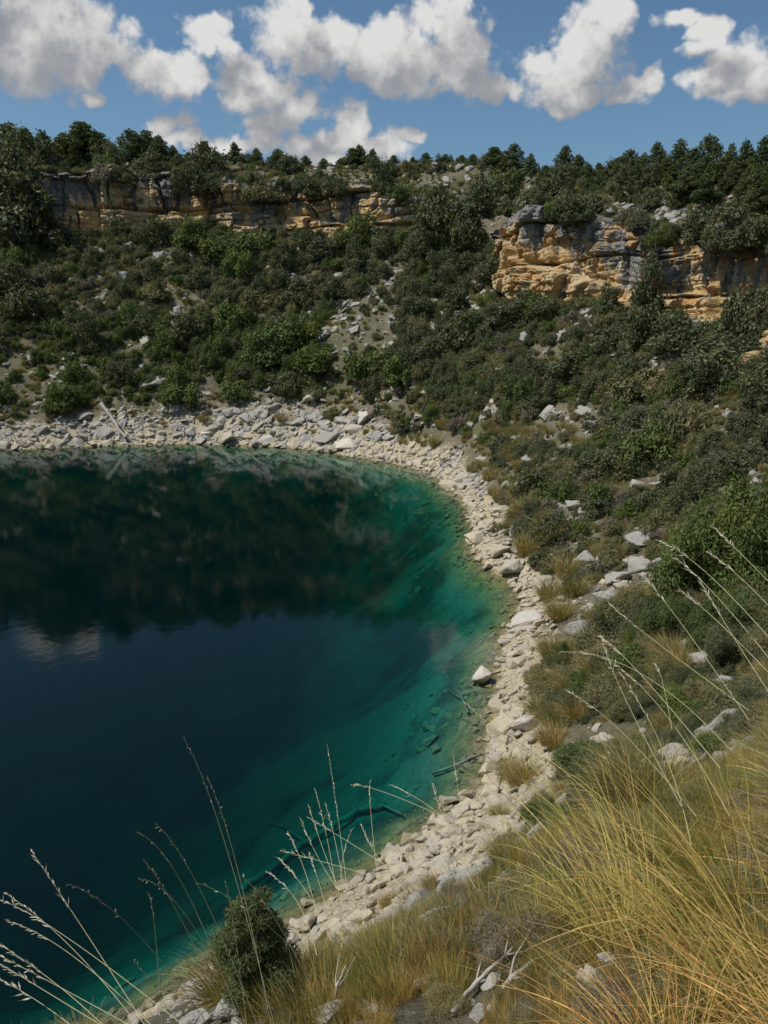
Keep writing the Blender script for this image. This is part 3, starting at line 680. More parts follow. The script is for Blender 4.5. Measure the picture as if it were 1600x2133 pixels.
# ------------------------------------------------------------------ names for places, used in the labels
ORD = ['first','second','third','fourth','fifth','sixth','seventh','eighth','ninth','tenth','eleventh','twelfth','thirteenth','fourteenth','fifteenth','sixteenth','seventeenth','eighteenth','nineteenth','twentieth']
def zone(x, y, z):
    px, py, f = to_pix(np.array([x, y, z])); d = float(dist_shore(np.array(x), np.array(y))); fo, to, ro, ph = foot_off(np.array(x), np.array(y))
    px = float(px); py = float(py); dist = math.hypot(x, y)
    if dist < 6: return 'beside the viewer'
    if dist < 16: return 'low on the near bank' if d < 6 else ('high on the near bank' if px > 1150 else 'on the near bank')
    if float(ro) > -1: 
        return 'on the rim at far left' if px < 250 else 'on the rim above the left cliff' if px < 560 else 'on the middle of the rim' if px < 880 else 'on the rim above the dry patch' if px < 1120 else 'on the rim above the orange cliff' if px < 1380 else 'on the rim at far right'
    if float(fo) > 0:
        return 'atop the cliff at far left' if px < 250 else 'atop the long left cliff' if px < 560 else 'atop the ochre cliff' if px < 880 else 'in the gap between the cliffs' if px < 1050 else 'atop the orange cliff' if px < 1330 else 'atop the cliff at far right'
    side = 'left' if px < 230 else 'left-centre' if px < 460 else 'centre' if px < 690 else 'right-centre' if px < 900 else ''
    if d < 6 and dist > 60 and side: return f'by the far waterline, {side} part'
    if px < 900:
        band = 'under the cliff' if py < 590 else 'halfway up the far slope' if py < 700 else 'low on the far slope'
        return f'{band}, {side} part'
    if py < 600: return 'under the gap in the cliffs' if px < 1080 else 'against the orange cliff'
    if py < 740: return 'on right slope below gap' if px < 1150 else 'below the orange cliff' if px < 1400 else 'below the cliff at far right'
    if py < 880: return 'midway down right slope, shore side' if px < 1200 else 'midway down right slope, outer side'
    if py < 1050: return 'low on right slope by shore' if px < 1200 else 'low on right slope, outer side'
    if py < 1300: return 'beside the curved shore' if px < 1250 else 'above the curved shore at right'
    return 'by the near shore' if px < 1250 else 'right of the near shore'
PEND = []   # things waiting for their label: (object, adjective, noun, x, y, z)
def finish_labels():
    from collections import defaultdict
    D = defaultdict(list)
    for o, adj, noun, x, y, z in PEND: D[(adj, noun, zone(x, y, z))].append((float(to_pix(np.array([x, y, z]))[0]), o, float(to_pix(np.array([x, y, z]))[1])))
    E = {}
    for (adj, noun, zn), L in D.items():
        nb = (len(L)+15)//16
        if nb == 1: E[(adj, noun, zn)] = L; continue
        L.sort(key=lambda q: q[2]); rows = {2: ['upper row', 'lower row'], 3: ['top row', 'middle row', 'bottom row']}.get(nb) or [ORD[k]+' row down' for k in range(nb)]
        for k in range(nb): E[(adj, noun, zn + ', ' + rows[k])] = L[k*len(L)//nb:(k+1)*len(L)//nb]
    for (adj, noun, zn), L in E.items():
        L.sort(key=lambda q: q[0]); n = len(L); L = [(q[0], q[1]) for q in L]
        for k, (_, o) in enumerate(L):
            if n == 1: o['label'] = f'{adj} {noun} {zn}'
            elif k < 20: o['label'] = f'{adj} {noun} {zn}, ' + ('leftmost' if k == 0 else 'rightmost' if k == n-1 else f'{ORD[k]} from left')
            else: o['label'] = f'{adj} {noun} {zn}, {ORD[min(n-1-k, 19)]} from right'
rgG = np.random.default_rng(7)

# ------------------------------------------------------------------ pines on the rim
def put_pine(k, x, y, z, h, w=1.0, rz=None, adj='tall'):
    tm, cm = PINES[k]; r = rgG.uniform(0, 6.28) if rz is None else rz
    e = link('pine_tree', None, (x, y, z), (0, 0, r), (h*w, h*w, h), cat='pine tree', group='pine trees along the rim')
    link('trunk', tm, parent=e); link('crown', cm, parent=e)
    PEND.append((e, adj, 'pine', x, y, z)); return e
def along(px, extra):
    """ground point on the rim in the direction of a photo column"""
    d = pix_dir(px, 350); d = d/math.hypot(d[0], d[1])
    for t in np.arange(50, 190, .5):
        x, y = d[0]*t, d[1]*t
        if foot_off(np.array(x), np.array(y))[2] > extra: return x, y, t
    return x, y, t
def top_z(py, px, t):
    d = pix_dir(px, py); return CAM[2] + d[2]/math.hypot(d[0], d[1])*t
TR = [(20,255,90,2,1),(60,268,70,4,0),(95,272,70,3,2),(130,275,60,6,5),(165,252,74,2,3),(205,270,66,5,1),(232,300,50,3,0),(275,268,60,3,1),(310,272,64,5,4),(335,282,56,2,0),(362,303,46,1,2),(395,318,44,4,1),(425,294,62,0,0),(455,325,40,2,5),
      (490,297,42,3,2),(537,309,34,3,0),(580,311,46,2,4),(612,330,34,1,1),(640,325,36,3,5),(676,332,56,2,1),(710,330,30,4,6),(730,309,34,4,3),(750,302,36,5,6),(776,311,40,3,2),(820,345,40,1,4),(860,328,36,4,2),(886,338,52,1,1),(928,344,26,3,4),
      (960,338,44,3,1),(985,322,44,4,4),(1030,305,50,3,3),(1070,300,48,4,1),(1050,330,46,1,4),(1105,320,34,3,2),(1135,345,40,2,1),(1173,303,52,4,0),(1205,322,54,3,5),(1225,345,44,2,4),(1255,350,36,2,0),(1280,330,44,4,5),(1310,313,52,5,1),(1340,320,48,3,2),
      (1370,296,52,5,0),(1415,291,50,6,4),(1445,310,44,3,5),(1473,280,62,4,1),(1520,300,52,5,2),(1555,292,52,4,0),(1592,283,56,5,4),(1625,290,56,4,2),(1500,330,44,1,1),(1390,330,42,1,4),(1330,345,40,0,1),(1570,330,44,1,5)]
for (px, ty, wpx, ex, k) in TR:
    x, y, t = along(px, ex); z = float(land(x, y)); zt = top_z(ty, px, t); h = max(2.2, zt-z+.3)
    w = np.clip(wpx/FPX*t/(h*.50), .85, 1.9)
    put_pine(k % 7, x, y, z-.15, h, w, adj='broad' if w > 1.2 else 'slender' if w < .85 else 'bushy')
for q in range(52):      # in front of them, down to the brink
    px = rgG.uniform(1120, 1660) if q < 40 else rgG.uniform(-60, 260)
    x, y, t = along(px, rgG.uniform(-3.5, 1)); z = float(land(x, y)); lim = np.interp(px, [-60, 260, 1120, 1250, 1450, 1650], [285, 305, 365, 362, 335, 325])
    h = min(max(2.0, top_z(lim+rgG.uniform(0, 40), px, t)-z), 7); put_pine(int(rgG.integers(0, 7)), x, y, z-.15, h, rgG.uniform(1.0, 1.5), adj='bushy')
for q in range(100):      # the wood goes on behind
    px = rgG.uniform(-120, 1750) if q < 80 else rgG.uniform(-900, -120)
    if 430 < px < 850 and rgG.random() < .8: continue
    x, y, t = along(px, rgG.uniform(7, 20)); z = float(land(x, y)); lim = np.interp(px, [-200, 50, 300, 430, 900, 1130, 1260, 1450, 1800], [268, 275, 300, 340, 352, 335, 348, 305, 300])
    h = min(max(2.5, top_z(lim+rgG.uniform(6, 40), px, t)-z), 10)
    put_pine(int(rgG.integers(0, 7)), x, y, z-.15, h, rgG.uniform(.9, 1.3), adj='distant')

CLR = []
for px, py, rad in [(1420,1605,1.3),(1240,1560,1.0),(1190,1065,1.5),(1275,1225,1.3),(1215,1090,1.0),(1330,1130,.9),(1230,1350,.9),(1210,1180,.8)]:
    p = hit(px, py); CLR += [(p[0], p[1], rad), (p[0]*.94, p[1]*.94, rad*.9)]
    if py > 1500: CLR += [(p[0]*.87, p[1]*.87, rad*.8), (p[0]*.8, p[1]*.8, rad*.7), (p[0]*.72, p[1]*.72, rad*.6), (p[0]*.64, p[1]*.64, rad*.5)]
def clear(x, y):
    c = np.zeros(np.shape(x), bool)
    for a, b, r in CLR: c |= np.hypot(x-a, y-b) < r
    return c
# ------------------------------------------------------------------ shrubs: candidates over the slopes, the largest in view as things
cand = []   # kind, variant, x, y, z, size(w), height factor, forced
def add_c(kind, x, y, w, hf=1.0, forced=False):
    z = float(land(x, y)); fo_, to_, _, p_ = foot_off(np.array(x), np.array(y))
    if fo_ > 2.0 and to_ < .3:
        i = int((p_+180)/360*NPH) % NPH; z = max(z, ZT[i]-.2)
    cand.append([kind, x, y, z, w, hf, forced])
# the ones the photograph shows by themselves: px, py(base), width px, height factor
KEY = [(38,455,130,1.1,'juniper'),(15,390,90,1.1,'juniper'),(85,470,70,1.0,'juniper'),(60,350,90,.8,'juniper'),(225,335,50,1.1,'juniper'),(215,395,40,1.2,'grey'),(315,360,56,.8,'juniper'),(395,385,60,1.0,'juniper'),(430,370,66,1.0,'juniper'),(440,400,56,.9,'juniper'),
       (560,395,70,.7,'olive'),(600,350,60,.6,'juniper'),(640,400,46,.8,'juniper'),(700,395,44,.9,'juniper'),(800,395,40,1.2,'round'),(830,440,40,.8,'green'),(760,480,80,.9,'green'),(720,490,60,.7,'green'),
       (915,500,110,1.0,'juniper'),(960,490,90,1.0,'juniper'),(985,520,70,.8,'juniper'),(890,470,60,.9,'juniper'),(1010,420,64,1.1,'juniper'),(1060,400,60,.9,'green'),(598,568,44,1.1,'round'),(741,575,42,1.5,'round'),(920,600,56,1.2,'round'),(985,560,44,.8,'juniper'),
       (1035,580,70,.7,'juniper'),(1140,420,80,.7,'juniper'),(1200,460,70,1.0,'juniper'),(1250,440,60,.7,'grey'),(1325,500,70,.9,'grey'),(1355,400,36,1.1,'round'),(1360,430,46,.9,'juniper'),(1460,500,70,1.1,'juniper'),(1430,420,50,.8,'juniper'),
       (1355,620,78,1.5,'round'),(1360,700,90,.9,'juniper'),(1254,680,46,1.5,'round'),(1330,720,80,.8,'juniper'),(1530,480,90,.9,'juniper'),(1580,500,70,.8,'juniper'),(1560,700,90,1.2,'juniper'),(1500,760,100,.8,'juniper'),(1440,740,90,.9,'juniper'),
       (1400,740,110,.8,'juniper'),(1480,820,120,.8,'juniper'),(1330,830,100,.8,'olive'),(1140,660,60,.8,'juniper'),(1060,680,80,.8,'juniper'),(1190,780,80,.7,'juniper'),(870,660,60,.7,'juniper'),(960,720,90,.8,'juniper'),(905,750,80,.8,'juniper'),
       (185,735,50,1.3,'round'),(250,500,44,1.0,'juniper'),(130,520,50,.9,'juniper'),(390,705,70,.9,'juniper'),(300,700,60,.8,'juniper'),(480,690,70,.9,'green'),(410,600,50,.8,'juniper'),(330,620,60,.8,'olive'),(250,790,50,.8,'juniper'),(560,750,90,.8,'green'),(620,720,80,.9,'green'),
       (660,770,80,.7,'green'),(760,790,90,.8,'green'),(830,800,70,.9,'green'),(590,820,60,.9,'juniper'),(490,830,60,.8,'green'),(380,840,70,.7,'green'),(130,850,60,.9,'green'),(60,660,80,.8,'juniper'),(20,600,70,.9,'juniper'),(540,640,60,.8,'olive'),(700,620,60,.8,'juniper'),(630,620,60,.7,'juniper'),
       (450,540,80,.7,'green'),(520,530,70,.8,'green'),(400,510,70,.8,'green'),(330,510,60,.9,'juniper'),(680,540,60,.8,'juniper')]
for (px, py, w, hf, kind) in KEY:
    p = hit(px, py)
    if p is None:
        x, y, t = along(px, 0); p = np.array([x, y, float(land(x, y))])
    fo_, to_, _, p_ = foot_off(p[0], p[1])
    if float(fo_) > .4 and float(to_) < .3:       # seen against the rock face: it roots at the foot or hangs from the edge
        i_ = int((float(p_)+180)/360*NPH) % NPH; fr = (p[2]-ZF[i_])/max(1, ZT[i_]-ZF[i_]); want = -.9 if fr < .45 else 1.5
        u_ = p[:2]/np.linalg.norm(p[:2]); tt = np.arange(40, 170, .25); fx = foot_off(u_[0]*tt, u_[1]*tt)[0]; k_ = np.argmax(fx > want); xy = u_*tt[k_]
        d3 = float(np.linalg.norm(xy)); add_c(kind, xy[0], xy[1], w/FPX*d3*1.2, hf, True)
        if want > 0: cand[-1][3] = ZT[i_] - w/FPX*d3*.45
        continue
    add_c(kind, p[0], p[1], w/FPX*np.linalg.norm(p-CAM)*1.18, hf, True)
rc_ = np.random.default_rng(17)
for q in range(350):      # bushes along the foot and the brink of the cliffs
    a_ = rc_.uniform(-12, 150); i_ = int((a_+180)/360*NPH) % NPH; top = rc_.random() < .45
    if vnoise(a_/3.0, 3.0 if top else 8.0, 0, 5) < -.22 or 53 < a_ < 59: continue
    ro = RF[i_] + (rc_.uniform(.9, 3.2) if top else rc_.uniform(-2.2, .2)); w_ = rc_.uniform(1.1, 2.5)
    x_, y_ = CX + ro*math.cos(math.radians(a_)), CY + ro*math.sin(math.radians(a_))
    add_c(rc_.choice(['juniper', 'juniper', 'olive', 'grey', 'green', 'round']), x_, y_, w_, rc_.uniform(.8, 1.2))
    if top: cand[-1][3] = ZT[i_] - w_*rc_.uniform(.1, .7)
# dense random cover
N = 106000
phs = rgG.uniform(-72, 150, N); ds = rgG.uniform(1.5, 62, N)
ii = ((phs+180)/360*NPH).astype(int) % NPH; rr = RS[ii]+ds
xs = CX + rr*np.cos(np.radians(phs)); ys = CY + rr*np.sin(np.radians(phs))
wgt = rr/105.0
fo, to, ro, _ = foot_off(xs, ys)
dens = .52 + .45*smooth(fbm(xs/9, ys/9, 0, 3, 71), -.35, .45)
dens = np.where(ds < 8.0, dens*smooth(ds + fbm(xs/3, ys/3, 0, 2, 73)*2.0, beach_w(phs)*1.0, beach_w(phs)*1.5+1.2), dens)
dens = np.where((fo > .9) & (to < -2.2), 0, dens); dens = np.where((fo > -2) & (fo < .9), dens*1.3, dens)
dens = np.where(fo > 0, dens*.62, dens)
dcam = np.hypot(xs, ys); dens = np.where(dcam < 9.5, 0, dens)
dens = np.where((dcam < 24), dens*1.1, dens); dens = np.where((ds < 14) & (phs < 45) & (ds > 2.5), dens*1.35, dens); dens = np.where((dcam < 17) & (xs < .22*ys), dens*.25, dens)
dens = np.where((to > -3.2) & (to < .8), .8, dens)
gap = smooth(fbm(xs/5.5, ys/5.5, 0, 2, 91), .18, .5); dens = dens*(1-.88*gap)
keep = rgG.random(N) < dens*wgt*(1-.93*clear(xs, ys))
xs, ys, ds, dcam, fo2, phk = xs[keep], ys[keep], ds[keep], dcam[keep], fo[keep], phs[keep]
mixn = fbm(xs/8, ys/8, 0, 2, 55); rnd = rgG.random(len(xs)); small_ = rgG.random(len(xs))
greenband = smooth(phk, 55, 60)*(1-smooth(ds, 15, 20))*smooth(ds, 5, 7)
far_kinds = []
for k in range(len(xs)):
    u = rnd[k] + mixn[k]*.22
    if rgG.random() < greenband[k]*.75: kd = 'green'
    elif u < .20: kd = 'juniper'
    elif u < .24: kd = 'round'
    elif u < .38: kd = 'green'
    elif u < .80: kd = 'olive'
    else: kd = 'grey'
    base = {'juniper': 1.5, 'round': 1.15, 'green': 1.25, 'olive': 1.1, 'grey': .95}[kd]
    w = base*float(np.exp(rgG.normal()*.42))*.92
    if ds[k] < 8: w *= .85
    if dcam[k] < 26: w *= .74
    if dcam[k] < 22: w = min(w, .85)
    if small_[k] < .52: w *= .42 + .3*small_[k]; kd = kd if kd != 'round' else 'olive'
    if fo2[k] > 0: w *= .85
    far_kinds.append(kd); add_c(kd, xs[k], ys[k], w, rgG.uniform(.6, 1.35))
arr = np.array([[c[1], c[2], c[3], c[4]] for c in cand]); px_, py_, f_ = to_pix(arr[:, :3]); ssz = arr[:, 3]/np.maximum(np.linalg.norm(arr[:, :3]-CAM, axis=1), 1)
inview = (px_ > 0) & (px_ < 1600) & (py_ > 0) & (py_ < 2180) & (f_ > 0)
forced = np.array([c[6] for c in cand]); score = np.where(inview, ssz, 0) + forced*10
order = np.argsort(-score); NSH = 300; single = set(order[:NSH].tolist())
NAMES = {'juniper': ('dark_shrub', 'dark evergreen'), 'round': ('round_shrub', 'rounded dark'), 'green': ('green_shrub', 'bright green'), 'olive': ('olive_shrub', 'olive green'), 'grey': ('grey_shrub', 'grey-brown')}
SEEN = set(); SRC = {}   # (kind, variant, fine) -> first object, reused as the source of the mass
rest = []
def var_of(kind, fine, k):
    L = FINE[kind] if fine else SHR[kind]; return L[k % len(L)], k % len(L)
for q in order:
    kind, x, y, z, w, hf, fc = cand[q]; fine = math.hypot(x, y) < 34
    me, v = var_of(kind, fine, int(q)); rz = float((q*2.399) % 6.283)
    if int(q) in single or (kind, fine) not in SEEN:
        SEEN.add((kind, fine))
        nm, adj = NAMES[kind]
        o = link(nm, me, (x, y, z-.06*w), (rgG.uniform(-.08, .08), rgG.uniform(-.08, .08), rz), (w, w*rgG.uniform(.85, 1.15), w*hf), cat='shrub', group='scrub on the slopes round the lake')
        PEND.append((o, ('large ' if w > 2.2 else '') + adj, 'shrub', x, y, z)); SRC.setdefault((kind, v, fine), o)
    else: rest.append((kind, fine, int(q), x, y, z, w, hf, rz))
srcs = list(SRC.items()); keys = {k: n for n, (k, _) in enumerate(srcs)}
bykind = {}
for n, (k, o) in enumerate(srcs): bykind.setdefault((k[0], k[2]), []).append(n)
P_, Rt, Sc, Ix = [], [], [], []
for kind, fine, q, x, y, z, w, hf, rz in rest:
    L = bykind.get((kind, fine)) or bykind.get((kind, not fine)) or [0]
    P_.append((x, y, z-.06*w)); Rt.append((0, 0, rz)); Sc.append((w, w, w*hf)); Ix.append(L[q % len(L)])
scatter_mass('undergrowth', P_, Rt, Sc, Ix, [o for _, o in srcs], label='small shrubs and scrub covering the slopes between the larger bushes')

# ------------------------------------------------------------------ tussocks and low dry plants
N = 33000
phs = rgG.uniform(-72, 150, N); ds = rgG.uniform(2.0, 60, N); ii = ((phs+180)/360*NPH).astype(int) % NPH; rr = RS[ii]+ds
xs = CX + rr*np.cos(np.radians(phs)); ys = CY + rr*np.sin(np.radians(phs)); fo, to, ro, _ = foot_off(xs, ys); dcam = np.hypot(xs, ys)
dn_ = (.45 + .6*smooth(fbm(xs/4, ys/4, 0, 2, 171), -.3, .4))*np.where(ds < 9, np.maximum(smooth(ds+fbm(xs/2, ys/2, 0, 2, 5)*2, 1.6, 5.5), .16*(ds > 1.2)), 1)
dn_ = np.where((fo > 1.5) & (to < -.5), 0, dn_); dn_ = np.where(dcam < 3.6, 0, dn_); dn_ = np.where((dcam < 17) & (xs < .22*ys), dn_*.3, dn_)
shoreT = (ds < 9) & (phs < 45); dn_ = np.where(shoreT, dn_*.8, dn_)
keep = rgG.random(N) < dn_*rr/105*1.1*(1-.85*clear(xs, ys))
T = np.stack([xs, ys], 1)[keep]; tz = land(T[:, 0], T[:, 1]); dS = ds[keep]; dC = dcam[keep]
sz = rgG.uniform(.55, 1.25, len(T))*np.where((dS < 10) & (phs[keep] < 45) & (dC > 24), 1.5, 1.0)*np.where(dC < 25, .75, 1.0)
keyT = [(1100,1080,110),(1150,1130,120),(1090,1050,90),(1180,1200,100),(1150,1250,110),(1170,1290,90),(1160,1380,100),(1150,1440,100),(1190,1450,80),(1090,1640,110),(1150,1560,90),(985,985,60),(1020,1000,60),(1050,1010,50),(1100,1160,100),(1200,1240,90),
        (820,905,40),(840,930,36),(905,930,50),(590,880,50),(425,880,40),(1200,1500,80),(1130,1500,90),(1060,1620,70)]
KT = []
for px, py, w in keyT:
    p = hit(px, py)
    if p is not None: KT.append((p[0], p[1], w/FPX*np.linalg.norm(p-CAM)*1.1))
KT = np.array(KT)
T = np.concatenate([KT[:, :2], T]); tz = land(T[:, 0], T[:, 1]); sz = np.concatenate([KT[:, 2], sz]); frc = np.arange(len(T)) < len(KT)
px_, py_, f_ = to_pix(np.stack([T[:, 0], T[:, 1], tz], 1)); dd = np.sqrt(T[:, 0]**2 + T[:, 1]**2 + (tz-15)**2)
sc_ = np.where((px_ > 0) & (px_ < 1600) & (py_ > 0) & (py_ < 2150), sz/dd, 0) + frc*10
od = np.argsort(-sc_); S_T = {}; P_, Rt, Sc, Ix = [], [], [], []; srcT = []
for n_, q in enumerate(od):
    fine = dd[q] < 40; L = TUS['near' if fine else 'far']; v = int(q) % len(L)
    rot = (0, 0, rgG.uniform(-.7, .7)+ (0 if fine else rgG.uniform(0, 6.28))); s = float(sz[q]); loc = (T[q, 0], T[q, 1], tz[q])
    if n_ < 240:
        o = link('grass_tussock', L[v], loc, rot, (s, s, s*rgG.uniform(.8, 1.1)), cat='grass tussock', group='dry grass tussocks on the slopes')
        PEND.append((o, 'dry', 'grass tussock', loc[0], loc[1], loc[2]))
        if (fine, v) not in S_T: S_T[(fine, v)] = len(srcT); srcT.append(o)
    else:
        k = S_T.get((fine, v)); 
        if k is None: k = [b for a, b in S_T.items() if a[0] == fine][0] if any(a[0] == fine for a in S_T) else -1
        if k == -1:
            o = link('grass_tussock', L[v], loc, rot, (s, s, s), cat='grass tussock', group='dry grass tussocks on the slopes'); PEND.append((o, 'dry', 'grass tussock', *loc))
            S_T[(fine, v)] = len(srcT); srcT.append(o); continue
        P_.append(loc); Rt.append(rot); Sc.append((s, s, s)); Ix.append(k)
scatter_mass('low_grass', P_, Rt, Sc, Ix, srcT, label='small tufts of dry grass between the shrubs')
# two golden patches of dead grass under the cliffs
for (px, py, w_, d_n, lab) in [(845,472,62,150,'golden patch of dead grass in the gap between the two cliffs'), (637,538,34,70,'small golden patch of dead grass between round dark bushes on the far slope')]:
    p = hit(px, py); s = w_/FPX*np.linalg.norm(p-CAM); rg = np.random.default_rng(px); B = Buf()
    for k in range(d_n):
        ox, oy = rg.normal(size=2)*[s*.42, s*.55]; zz = float(land(p[0]+ox, p[1]+oy))-p[2]
        b2 = Buf(); blades(b2, rg, 40, .3, .25, .5, .012, (-.1, -.1), .4, .4, 2); V = np.concatenate(b2.V) + [ox, oy, zz]
        B.add(V, np.concatenate(b2.F4), np.concatenate(b2.T))
    link('golden_grass', B.mesh('golden_grass', [M['gold']]), p, kind='stuff', label=lab)

# ------------------------------------------------------------------ rocks
KR = [ # px, py(centre), w px, mat, variant, adj/label
 (1003,1402,46,'white',1,'white boulder with a dark wet base standing in the water off the shore'),
 (1048,1518,62,'warm',1,'pinkish cream boulder left of the long one on the near shore'),
 (1108,1500,78,'white',0,'long smooth pale boulder on the near shore'),
 (905,1712,36,'warm',3,'cream block at the very edge of the near water'),
 (935,1675,38,'warm',1,'upper cream rock of the small cluster in the near shallows'),
 (955,1697,36,'warm',4,'rounded cream rock just right of the near shallows cluster'),
 (1420,1572,100,'warm',5,'flat broad tan boulder among grass on the near bank'),
 (1068,1188,56,'warm',1,'cracked cream boulder with a dark split face at the bend of the shore'),
 (1040,1150,50,'warm',0,'cream boulder just above the cracked one at the bend'),
 (988,1122,44,'warm',4,'cream rock on the little point of the shore'),
 (1097,1290,66,'white',2,'long flat cream slab on the shore below the bend'),
 (1085,1312,40,'warm',2,'narrow cream slab under the long flat one'),
 (1268,1246,52,'grey',0,'white-grey boulder behind the dark green fir-like bush'),
 (1300,1226,42,'warm',1,'tan boulder touching the white-grey one behind the bush'),
 (1335,1182,48,'grey',1,'upright pale boulder on the slope above the shore'),
 (1220,1166,50,'grey',0,'blocky grey boulder above the tussocks at the bend'),
 (1288,1205,44,'grey',6,'bluish grey boulder among scrub'),
 (1208,1315,60,'grey',3,'large grey boulder right of the tussocks'),
 (1240,1362,52,'grey',0,'grey rounded boulder below the large one right of the tussocks'),
 (1165,1265,40,'warm',2,'thin cream slab edge beside the tussock'),
 (1110,1105,36,'grey',4,'dark-faced grey boulder beside the big tussock'),
 (1075,1108,36,'grey',0,'grey boulder left of the dark-faced one'),
 (1037,1062,32,'warm',2,'cream boulder left of the big tussock'),
 (935,1012,36,'warm',0,'cream boulder at the first corner of the shore'),
 (966,996,34,'warm',4,'tilted cream slab behind the corner boulder'),
 (455,616,38,'white',0,'bright white tilted slab alone on the far slope'),
 (162,653,30,'tan',0,'tan squarish block alone on the far left slope'),
 (252,581,32,'grey',1,'grey boulder under a dark bush high on the far slope'),
 (320,793,44,'grey',5,'long flat layered grey slab low on the far slope'),
 (455,732,28,'grey',1,'pale grey boulder in green scrub on the far slope'),
 (272,775,26,'grey',2,'small dark grey slab left of the long flat slab'),
 (338,532,24,'grey',4,'pale slab high on the far slope'),
 (900,512,26,'grey',3,'round grey boulder below the golden patch'),
 (870,628,24,'grey',0,'grey boulder halfway up the slope right of centre'),
 (874,872,26,'warm',1,'tan block on top of the far rubble'),
 (755,870,36,'white',0,'tilted bright slab standing on the far rubble'),
 (717,925,42,'white',2,'large tilted slab near the far waterline'),
 (650,832,40,'warm',1,'pale boulder at the upper edge of the far rubble'),
 (553,920,32,'white',0,'cream boulder at the far waterline'),
 (475,916,36,'warm',1,'tan rounded boulder at the far waterline'),
 (435,903,30,'white',0,'white boulder left of the tan rounded one on the far shore'),
 (690,905,40,'grey',5,'broad grey slab in the far rubble'),
 (790,910,30,'grey',0,'grey boulder in the far rubble right of the broad slab'),
 (740,895,34,'warm',0,'cream boulder in the middle of the far rubble'),
 (1330,1121,52,'grey',5,'flat grey slab on the slope above the shore'),
 (1385,995,26,'grey',1,'pale boulder alone in scrub low on the right slope'),
 (1100,957,34,'grey',4,'tilted pale slab above the shore corner'),
 (1095,855,32,'grey',2,'grey slab halfway down the right slope'),
 (1290,732,26,'grey',5,'flat white slab below the orange cliff'),
 (1178,690,20,'grey',4,'small white slab below the orange cliff'),
 (1225,645,30,'grey',5,'pale shelf slab at the foot of the orange cliff'),
 (800,1935,90,'white',2,'broad flat cream slab above the near shallows'),
 (700,1985,80,'warm',2,'long cream slab low on the near shore'),
 (640,1930,46,'warm',1,'cream rock beside the small pine bush'),
 (735,1925,50,'warm',0,'cream rock between two slabs on the near shore'),
 (830,2050,70,'grey',3,'white-grey rock in dead twigs at the bottom edge'),
 (760,2100,60,'grey',0,'grey rock at the bottom edge below dead twigs'),
 (1590,1200,44,'grey',3,'pitted grey outcrop at the right edge of the view'),
 (1594,1265,40,'tan',1,'tan pitted outcrop under the grey one at the right edge'),
 (1130,1215,44,'warm',4,'cream boulder on the curved beach'),(1130,1232,40,'warm',1,'lower cream boulder on the curved beach'),
 (1110,1345,44,'warm',3,'boulder with a black hollow on the curved beach'),(1275,438,34,'grey',0,'flat grey shelf on top of the orange cliff'),
 (1100,1010,34,'grey',1,'grey boulder right of the shore corner'),(1195,1055,40,'grey',0,'grey boulder in the stony gully above the shore'),
 (1160,1055,36,'grey',2,'pale slab in the stony gully above the shore'),(1215,1065,30,'grey',4,'small slab in the stony gully above the shore'),
]
for (px, py, w, mt, v, lab) in KR:
    p = hit(px, py+w*.12)
    if p is None: continue
    if px == 1003: d = pix_dir(px, py+12); p = CAM + d*(-15.0+.05)/d[2]
    s = w/FPX*np.linalg.norm(p-CAM)/1.0; n = normal_at(p[0], p[1])
    e = tilt_euler(n[None], [rgG.uniform(0, 6.28) if w < 60 else rgG.uniform(-.5, .5)], .55)[0]
    hs = 1.4 if px > 1585 else 1.0
    L = ROCK[mt]; me = L[v % len(L)]
    link('boulder' if w > 38 else 'rock', me, (p[0], p[1], p[2] + (.12 if px == 1003 else .14)*s), tuple(e), (s, s, s*1.1*hs), cat='rock', group='limestone boulders round the lake', label=lab)
def rocks_field(N, ph0, ph1, d0, d1, densf, smin, smax, power, rng):
    ph = rng.uniform(ph0, ph1, N); d = rng.uniform(d0, d1, N); i = ((ph+180)/360*NPH).astype(int) % NPH; r = RS[i]+d
    x = CX + r*np.cos(np.radians(ph)); y = CY + r*np.sin(np.radians(ph)); k = rng.random(N) < densf(x, y, d, ph)*r/60
    x, y, d, ph = x[k], y[k], d[k], ph[k]; s = smin*(smax/smin)**(rng.random(len(x))**power)
    return x, y, d, ph, s
rr_ = np.random.default_rng(99)
def dshore(x, y, d, ph):
    W = beach_w(ph)
    return np.clip(1.25*(1-smooth(d + fbm(x/2.2, y/2.2, 0, 3, 31)*1.3, W*.75, W*1.3)), 0, 1)
def dslope(x, y, d, ph):
    fo, to, ro, _ = foot_off(x, y); g_ = smooth(fbm(x/4.5, y/4.5, 0, 3, 91), .05, .5)
    v = .35 + .95*g_ + .5*((np.hypot(x, y) < 16) & (x < 3)); v = np.where((fo > 1.2) & (to < -2.5), 0, v); v = np.where((to > -4) & (to < 3), v + .5, v); v = np.where(clear(x, y), 2.5, v); return np.where(fo > 0, v*.8+.10, v)
